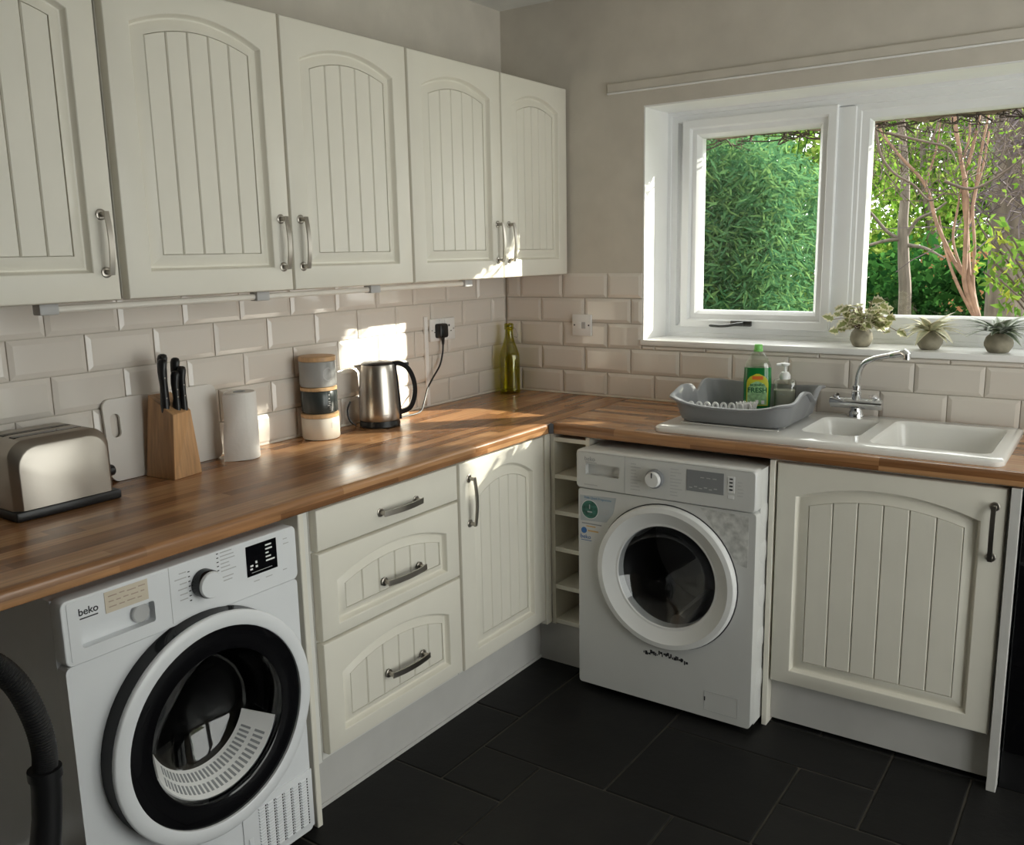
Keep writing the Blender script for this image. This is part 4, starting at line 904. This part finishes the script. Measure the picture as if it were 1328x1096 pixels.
# ------------------------------------------------------------------ plants on the sill
def leafmesh(name, outline, bend, edge, mid):
    """outline half widths along length 1 -> folded curved leaf, centre strip in a second colour"""
    V, Fc, Mi = [], [], []; n = len(outline)
    for i, hw in enumerate(outline):
        t = i/(n-1); z = bend*t*t; q = hw*(.62-.25*t); V += [(t, -hw, z+hw*.25), (t, -q, z+q*.2), (t, 0, z), (t, q, z+q*.2), (t, hw, z+hw*.25)]
    for i in range(n-1):
        a = 5*i
        for k in range(4): Fc.append((a+k, a+k+1, a+k+6, a+k+5)); Mi.append(1 if k in (1, 2) else 0)
    me = data_mesh(name, V, Fc, edge, 60); me.materials.append(MT[mid]); me.polygons.foreach_set('material_index', Mi); return me
ivy_m = leafmesh('leaf', [.02, .42, .30, .52, .30, .34, .12, .0], -.15, 'cream_leaf', 'ivy_leaf'); pale_m = leafmesh('leaf', [.05, .11, .17, .19, .17, .12, .06, .0], -.80, 'cream_leaf', 'pale_leaf'); sage_m = leafmesh('leaf', [.05, .12, .18, .20, .18, .13, .07, .0], -.95, 'silver_leaf', 'sage_leaf')
def pot(c, r_, h, label):
    t = thing('potted_plant', c, label, 'plant')
    B = MB(); B.lathe([(r_*.55, 0), (r_*.72, .003), (r_*.98, h*.35), (r_, h*.52), (r_*.88, h*.80), (r_*.62, h*.96), (r_*.66, h), (r_*.55, h), (r_*.5, h*.9)], c, 'z', 30, False); B.rings([[(c[0]+r_*.55*math.cos(2*PI*k/16), c[1]+r_*.55*math.sin(2*PI*k/16), c[2]) for k in range(16)]], False, True); p = B.build('pot', 'pot', t, 50)
    B = MB(); B.lathe([(r_*.56, h*.88), (.001, h*.92)], c, 'z', 16); B.build('soil', 'soil', p); return t
def leaf_at(t, me, base, d, up, s_):
    d = Vector(d).normalized(); y = Vector(up).cross(d); y = y.normalized() if y.length > 1e-5 else d.orthogonal().normalized(); z = d.cross(y)
    m = Matrix(((d.x, y.x, z.x, base[0]), (d.y, y.y, z.y, base[1]), (d.z, y.z, z.z, base[2]), (0, 0, 0, 1))) @ Matrix.Diagonal((s_, s_, s_, 1)); put('leaf', me, m, t)
c = (1.466, .070, WZ0); t = pot(c, .038, .064, 'variegated ivy in a small stone pot beside the window mullion')
B = MB(); ends = []
for k in range(44):
    a = random.uniform(0, 2*PI); el = random.uniform(-.35, 1.25); l = random.uniform(.05, .115); e = Vector((c[0]+l*1.05*math.cos(a)*math.cos(el), c[1]+l*.62*math.sin(a)*math.cos(el), c[2]+.062+max(-.02, l*.85*math.sin(el)) + .012)); m0 = Vector((c[0]+.012*math.cos(a), c[1]+.012*math.sin(a), c[2]+.056)); mid = (m0+e)/2+Vector((0, 0, .022)); B.tube(bez([m0, mid, e], 3), .0012, 5); ends += [(e, a, el), (mid, a+.9, el)]
B.build('stems', 'stem', t)
for e, a, el in ends: leaf_at(t, ivy_m, e, (math.cos(a+random.gauss(0, .5)), math.sin(a+random.gauss(0, .5))-.3, random.uniform(-.5, .5)), (random.gauss(0, .4), -.8+random.gauss(0, .3), .7), random.uniform(.030, .044))
c = (1.687, .065, WZ0); t = pot(c, .041, .062, 'white-leaved rosette plant in a round stone pot on the sill')
for k in range(30):
    a = 2*PI*k/30*5.03+random.gauss(0, .2); el = 1.15-1.1*(k/30)+random.gauss(0, .1); leaf_at(t, pale_m, (c[0]+.010*math.cos(a), c[1]+.010*math.sin(a), c[2]+.060), (math.cos(a)*math.cos(el), math.sin(a)*math.cos(el)*.8, math.sin(el)+.22), (0, 0, 1), random.uniform(.064, .095))
c = (1.893, .055, WZ0); t = pot(c, .043, .062, 'sage-green drooping plant in a round stone pot on the sill')
for k in range(38):
    a = 2*PI*k/38*6.07+random.gauss(0, .2); el = 1.2-1.0*(k/38)+random.gauss(0, .1); leaf_at(t, sage_m, (c[0]+.014*math.cos(a), c[1]+.014*math.sin(a), c[2]+.060), (math.cos(a)*math.cos(el), math.sin(a)*math.cos(el)*.8, math.sin(el)+.35), (0, 0, 1), random.uniform(.062, .092))

# ------------------------------------------------------------------ garden
def foliage(name, P, D, ln, wd, mat, parent):
    """P centres (n,3), D directions (n,3); kite leaves as one part"""
    n = len(P); D = D/np.linalg.norm(D, axis=1)[:, None]; R_ = rng.normal(size=(n, 3)); W_ = np.cross(D, R_); W_ /= np.linalg.norm(W_, axis=1)[:, None]
    l = ln*rng.uniform(.6, 1.3, n)[:, None]; q = wd*rng.uniform(.7, 1.25, n)[:, None]; Nn = np.cross(D, W_)
    V = np.stack([P, P+D*l*.45+W_*q+Nn*q*.3, P+D*l-Nn*l*.1, P+D*l*.45-W_*q+Nn*q*.3], 1).reshape(-1, 3)
    iw = np.array(wm(parent).inverted()); V = V @ iw[:3, :3].T + iw[:3, 3]
    me = bpy.data.meshes.new(name); me.vertices.add(4*n); me.vertices.foreach_set('co', V.ravel()); me.loops.add(4*n); me.polygons.add(n)
    me.loops.foreach_set('vertex_index', np.arange(4*n)); me.polygons.foreach_set('loop_start', np.arange(n)*4); me.update(calc_edges=True); me.validate()
    me.materials.append(MT[mat]); o = bpy.data.objects.new(name, me); COL.objects.link(o); o.parent = parent; o['kind'] = 'stuff'; return o
def clumps(lo, hi, nc, per, sp):
    c = rng.uniform(lo, hi, (nc, 3)); return np.repeat(c, per, 0)+rng.normal(size=(nc*per, 3))*np.array(sp)
GZ = -.15
B = MB(); B.keep = True; B.box(-14, 10, .32, 16, GZ-.2, GZ); tag(B.build('garden_ground', 'earth', smooth=0), 'rough garden ground outside the window', 'ground', kind='structure')
B = MB(); B.keep = True; B.box(-6, -.25, .1, .32, GZ, 2.6); tag(B.build('wall_outside', 'brick', smooth=0), kind='structure')
# vine overhang right outside the window head
vo = thing('vine_overhang', (1.5, .37, 1.92), 'dry brown vine tangle hanging over the window outside', 'vines')
B = MB(); B.tube([(.1+.07*k, .372+.006*math.sin(k*1.7), 1.982+.009*math.sin(k*2.3)+.005*math.sin(k*5.1)) for k in range(40)], [.050+.006*math.sin(k*1.3) for k in range(40)], 12); B.build('vine_trunk', 'thatch', vo)
B = MB()
for k in range(420):
    x = random.uniform(.1, 2.7); p = Vector((x, random.uniform(.34, .43), random.uniform(1.905, 2.0))); q = p+Vector((random.gauss(0, .10), random.gauss(0, .02), random.uniform(-.05, .05))); B.tube(bez([p, (p+q)/2+Vector((random.gauss(0, .03), 0, random.uniform(-.03, .02))), q], 3), random.uniform(.0015, .004), 4)
B.build('vine_twigs', 'twig', vo, kind='stuff')
def hpos(u, v, Y): return at(u, v, 1, Y)
# bamboo filling the casement view
a0, a1 = hpos(880, 410, 2.6), hpos(1085, 160, 2.9)
bb = thing('bamboo_shrub', (hpos(980, 300, 2.7).x, 2.7, GZ), 'dense green bamboo shrub behind the casement pane', 'shrub')
nb_ = 30000; X = rng.uniform(a0.x-.5, a1.x-.15, nb_); X2 = (X-a0.x)/(a1.x-a0.x); Y = 2.1+1.3*rng.random(nb_)**1.3+.15*np.sin(X*5); Zt = 2.42-.62*np.clip(X2, 0, 1)**1.4+.08*np.sin(X*9)+.05*np.sin(X*23)
Z = .3+(Zt-.3)*rng.random(nb_)**.8; D = np.stack([rng.normal(0, .7, nb_), rng.normal(-.35, .5, nb_), rng.normal(-.35, .45, nb_)], 1)
foliage('foliage', np.stack([X, Y, Z], 1), D, .105, .0085, 'lf_bam', bb)
B = MB()
for k in range(26):
    x = random.uniform(a0.x-.3, a1.x-.5); y = random.uniform(3.0, 3.3); B.tube([(x, y, GZ), (x+random.gauss(0, .05), y, 1.2), (x+random.gauss(0, .15), y-.1, 2.4)], [.012, .010, .004], 6)
B.build('canes', 'lf_dark', bb)
# bright backdrop trees
for i, (u, Yb, zt_, mt_, lab) in enumerate(((945, 6.9, 3.9, 'lf_yel', 'bright yellow-green tree behind the bamboo'), (1085, 5.95, 2.95, 'lf_yel', 'bright green tree beyond the window mullion'), (1205, 7.2, 3.0, 'lf_yel', 'sunlit yellow-green tree behind the slim grey trunk'), (1320, 8.4, 3.4, 'lf_yel', 'pale green tree behind the dark ivy trunk'))):
    p = hpos(u, 300, Yb); t = thing('garden_tree', (p.x, Yb, GZ), lab, 'tree', 'background garden trees')
    P_ = clumps((p.x-.55, Yb-.3, .4), (p.x+.55, Yb+.3, zt_), 90, 46, (.15, .10, .13)); foliage('foliage', P_, rng.normal(size=P_.shape), .075, .022, mt_, t)
    B = MB(); B.tube(bez([(p.x, Yb, GZ), (p.x+.08, Yb, 1.2), (p.x-.1, Yb, 2.4), (p.x, Yb, zt_)], 4), [.09-.006*k for k in range(13)], 8); B.build('trunk', 'bark', t)
# hedge closing the garden
t = thing('garden_hedge', (-2.5, 10, GZ), 'tall mixed green hedge closing off the garden', 'hedge')
P_ = clumps((-7.5, 9.6, .2), (1.5, 10.4, 4.3), 420, 50, (.26, .16, .22)); foliage('foliage', P_, rng.normal(size=P_.shape), .15, .05, 'lf_mid', t)
B = MB()
for k in range(14): B.tube([(-7.2+.62*k, 10, GZ), (-7.2+.62*k+random.gauss(0, .1), 10, 3.2)], [.06, .02], 6)
B.build('stems', 'bark', t)
# dark undergrowth
for u, Yb, zt_, lab in ((1130, 5.25, 1.45, 'dark green low bush at the foot of the grey trunk'), (1222, 4.62, 1.32, 'dark leafy bush left of the brown multi-stem shrub')):
    p = hpos(u, 380, Yb); t = thing('garden_bush', (p.x, Yb, GZ), lab, 'bush', 'dark garden bushes')
    P_ = clumps((p.x-.42, Yb-.2, .1), (p.x+.42, Yb+.2, zt_), 70, 40, (.11, .07, .10)); foliage('foliage', P_, rng.normal(size=P_.shape), .10, .03, 'lf_dark', t)
    B = MB(); B.tube([(p.x, Yb, GZ), (p.x, Yb, zt_*.7)], [.03, .012], 6); B.build('stem', 'bark', t)
# slim grey trunk
def branch(B, uv, Y, r0, r1, n=8):
    p = bez([hpos(u, v, Y+dy) for u, v, dy in uv], 5); B.tube(p, [r0+(r1-r0)*k/(len(p)-1) for k in range(len(p))], n)
t = thing('slim_tree', (hpos(1172, 405, 4.0).x, 4.0, GZ), 'slim grey tree trunk behind the right-hand pane', 'tree'); p = hpos(1172, 420, 4.0)
B = MB(); pp = bez([(p.x, 4.0, GZ), hpos(1173, 405, 4), hpos(1172, 340, 4), hpos(1171, 290, 4), hpos(1174, 240, 4), hpos(1168, 150, 4), hpos(1160, 60, 4)], 5); B.tube(pp, [.05-.0009*k for k in range(len(pp))], 10); B.build('trunk', 'bark', t)
for uv in ([(1170, 312, 0), (1150, 300, -.05), (1128, 275, -.1), (1110, 265, -.1)], [(1172, 310, 0), (1150, 312, -.05), (1120, 320, -.1), (1105, 325, -.1)], [(1176, 305, 0), (1190, 285, 0), (1210, 275, -.05), (1228, 262, -.05)], [(1176, 318, 0), (1200, 322, -.05), (1225, 335, -.1)]):
    B = MB(); branch(B, uv, 4.0, .016, .006); B.build('branch', 'bark', t)
# brown multi-stem shrub
t = thing('multi_stem_shrub', (hpos(1268, 410, 2.0).x, 2.0, GZ), 'brown multi-stemmed shrub rising behind the sill pots', 'shrub')
p = hpos(1268, 412, 2.0); B = MB(); B.tube([(p.x+.02, 2.0, GZ), (p.x, 2.0, .6), p], [.045, .042, .038], 10); B.build('trunk', 'stem', t)
for uv, r0 in (([(1266, 412, 0), (1252, 370, 0), (1252, 330, -.02), (1254, 260, -.03), (1246, 205, -.05), (1238, 150, -.05), (1234, 90, -.05)], .017), ([(1268, 412, 0), (1257, 360, 0), (1254, 300, .03), (1250, 240, .03), (1262, 190, .05), (1272, 140, .05), (1278, 90, .05)], .015), ([(1268, 412, 0), (1258, 370, 0), (1238, 340, .03), (1215, 290, .05), (1200, 240, .1), (1165, 200, .1), (1140, 165, .1), (1130, 120, .1)], .014), ([(1270, 412, 0), (1262, 370, 0), (1264, 320, -.04), (1262, 265, -.05), (1275, 215, -.05), (1283, 170, -.05)], .011), ([(1264, 412, 0), (1240, 365, 0), (1225, 320, .04), (1218, 280, .08)], .011), ([(1266, 400, 0), (1247, 350, .02), (1236, 310, .02), (1242, 270, .02), (1247, 240, .02)], .010), ([(1256, 290, 0), (1265, 250, -.02), (1272, 200, -.02), (1282, 150, -.02), (1290, 100, 0)], .010), ([(1254, 240, 0), (1243, 190, .03), (1232, 140, .03), (1228, 90, .03)], .009), ([(1200, 240, .1), (1215, 190, .1), (1222, 140, .1)], .008), ([(1250, 205, 0), (1258, 170, 0), (1255, 120, 0)], .007)):
    B = MB(); branch(B, uv, 2.0, r0*.95, r0*.38); B.build('stem', 'stem', t)
B = MB()
for k in range(420):
    u = random.uniform(1115, 1340); v = random.uniform(120, 270); q = [(u, v, random.uniform(-.2, .5))]
    hx, hy = random.gauss(0, 9), -abs(random.gauss(8, 8))
    for s_ in range(3): hx += random.gauss(0, 4); hy = min(-1, hy+random.gauss(0, 4)); q.append((q[-1][0]+hx, q[-1][1]+hy, q[-1][2]+random.gauss(0, .04)))
    branch(B, q, 2.0, .0032, .0012, 4)
B.build('twigs', 'twig', t, kind='stuff')
pc = [hpos(random.uniform(1125, 1328), random.uniform(130, 260), 2.0+random.uniform(-.1, .4)) for _ in range(300)]; foliage('young_leaves', np.array([tuple(q) for q in pc]), rng.normal(size=(300, 3)), .032, .010, 'lf_yel', t)
# twisted dark vine branches
t = thing('climbing_vine', (hpos(1170, 200, 1.5).x, 1.5, GZ), 'twisted dark vine branches crossing the top of the fixed pane', 'vine')
for uv in ([(1135, 160, 0), (1142, 200, 0), (1160, 225, 0), (1185, 240, 0), (1205, 260, 0), (1225, 250, 0)], [(1150, 172, 0), (1175, 178, 0), (1205, 185, 0), (1230, 192, 0), (1240, 210, 0)], [(1220, 140, 0), (1215, 165, 0), (1205, 190, 0)], [(1225, 235, 0), (1260, 245, .05), (1300, 225, .1), (1345, 190, .1)]):
    B = MB(); branch(B, [(u, v, d_) for u, v, d_ in uv], 1.5, .007, .004); B.build('branch', 'twig', t)
B = MB(); q0 = hpos(1225, 250, 1.5); q1 = hpos(1345, 190, 1.6); B.tube([(q1.x+.5, 1.6, GZ), (q1.x+.3, 1.6, 1.2), tuple(q1)], [.03, .02, .012], 6); B.build('main_stem', 'twig', t)
# dark ivy-clad trunk with purple twigs
p = hpos(1312, 250, 3.2); t = thing('old_tree', (p.x, 3.2, GZ), 'thick dark trunk wrapped in purple-brown twigs at the pane edge', 'tree')
B = MB(); B.tube(bez([(p.x+.05, 3.2, GZ), (p.x+.03, 3.2, 1.0), (p.x, 3.2, 2.0), (p.x-.05, 3.2, 3.4)], 5), [.15-.004*k for k in range(16)], 12); B.build('trunk', 'bark', t)
B = MB()
for k in range(420):
    q = Vector((p.x+max(-.22, random.gauss(.12, .26)), 3.2+random.gauss(-.12, .14), random.uniform(1.55, 2.7))); hv = Vector((random.gauss(0, .07), random.gauss(0, .04), random.gauss(.01, .06))); pts = [q]
    for s_ in range(3): hv = hv+Vector((random.gauss(0, .025), random.gauss(0, .02), random.gauss(0, .02))); pts.append(pts[-1]+hv)
    B.tube(pts, [.006, .005, .004, .003], 4)
B.build('twig_mass', 'twigp', t, kind='stuff')
# near leafy shrub, right
p = hpos(1335, 350, 1.15); t = thing('leafy_shrub', (p.x+.1, 1.2, GZ), 'young yellow-green leafy shrub close outside the right-hand pane', 'shrub')
B = MB(); ctr = []
for k in range(16):
    q = hpos(random.uniform(1262, 1350), random.uniform(275, 400), 1.15+random.uniform(-.1, .25)); m0 = Vector((p.x+.12, 1.25, .9)); B.tube(bez([m0, (m0+q)/2+Vector((.04, 0, .05)), q], 4), .004, 5)
    for s_ in range(16): ctr.append(m0.lerp(q, random.uniform(.55, 1.02))+Vector((random.gauss(0, .03), random.gauss(0, .03), random.gauss(0, .03))))
B.tube([(p.x+.12, 1.25, GZ), (p.x+.12, 1.25, .92)], .012, 6); B.build('stems', 'twig', t)
P_ = np.array([tuple(q) for q in ctr]); D = rng.normal(size=P_.shape); D[:, 2] -= .5; foliage('foliage', P_, D, .055, .012, 'lf_near', t)
# timber fence glimpsed low on the right
fe = thing('timber_fence', (hpos(1300, 400, 6.55).x, 6.55, GZ), 'brown timber fence behind the brown-stemmed shrub', 'fence'); p = hpos(1300, 380, 6.55)
for k in range(16):
    B = MB(); x = p.x-.75+.15*k; B.box(x+.004, x+.146, 6.55, 6.57, GZ, 1.42, .003, 1); B.build('plank', 'ext', fe, 0)
# unseen tree, added and skewed along the sun to shade the fixed pane
t = thing('added_shade_tree', (5.6, 3.2, GZ), 'large unseen tree added beside the house to shade the right-hand pane', 'tree')
P_ = np.concatenate([clumps((4.85, 2.8, 1.5), (6.5, 3.6, 4.4), 270, 70, (.07, .16, .14))]); P_[:, 0] += (P_[:, 1]-3.2)/1.02; foliage('foliage', P_, rng.normal(size=P_.shape), .12, .04, 'lf_dark', t)
P_ = rng.uniform((4.35, 2.9, 2.3), (4.86, 3.5, 3.9), (1500, 3)); P_[:, 0] += (P_[:, 1]-3.2)/1.02; foliage('sun_dimming_foliage', P_, rng.normal(size=P_.shape), .05, .014, 'lf_dark', t)  # sparse leaves added to dim the sun through part of the pane
B = MB(); B.tube([(5.6, 3.2, GZ), (5.55, 3.2, 1.8), (5.6, 3.2, 3.6)], [.16, .13, .06], 10); B.build('trunk', 'bark', t)

# tall hedge row out of view, added to block low sun at the garden doors
t = thing('sun_block_hedge', (8.4, 3.2, GZ), 'tall unseen hedge added to keep low sun off the garden doors', 'hedge')
P_ = clumps((7.75, 2.95, GZ+.1), (9.9, 3.45, 5.2), 420, 60, (.10, .14, .14)); foliage('foliage', P_, rng.normal(size=P_.shape), .13, .05, 'lf_dark', t)
B = MB()
for k in range(7): B.tube([(7.7+.36*k, 3.2, GZ), (7.7+.36*k+random.gauss(0, .05), 3.2, 4.2)], [.05, .015], 6)
B.build('stems', 'bark', t)
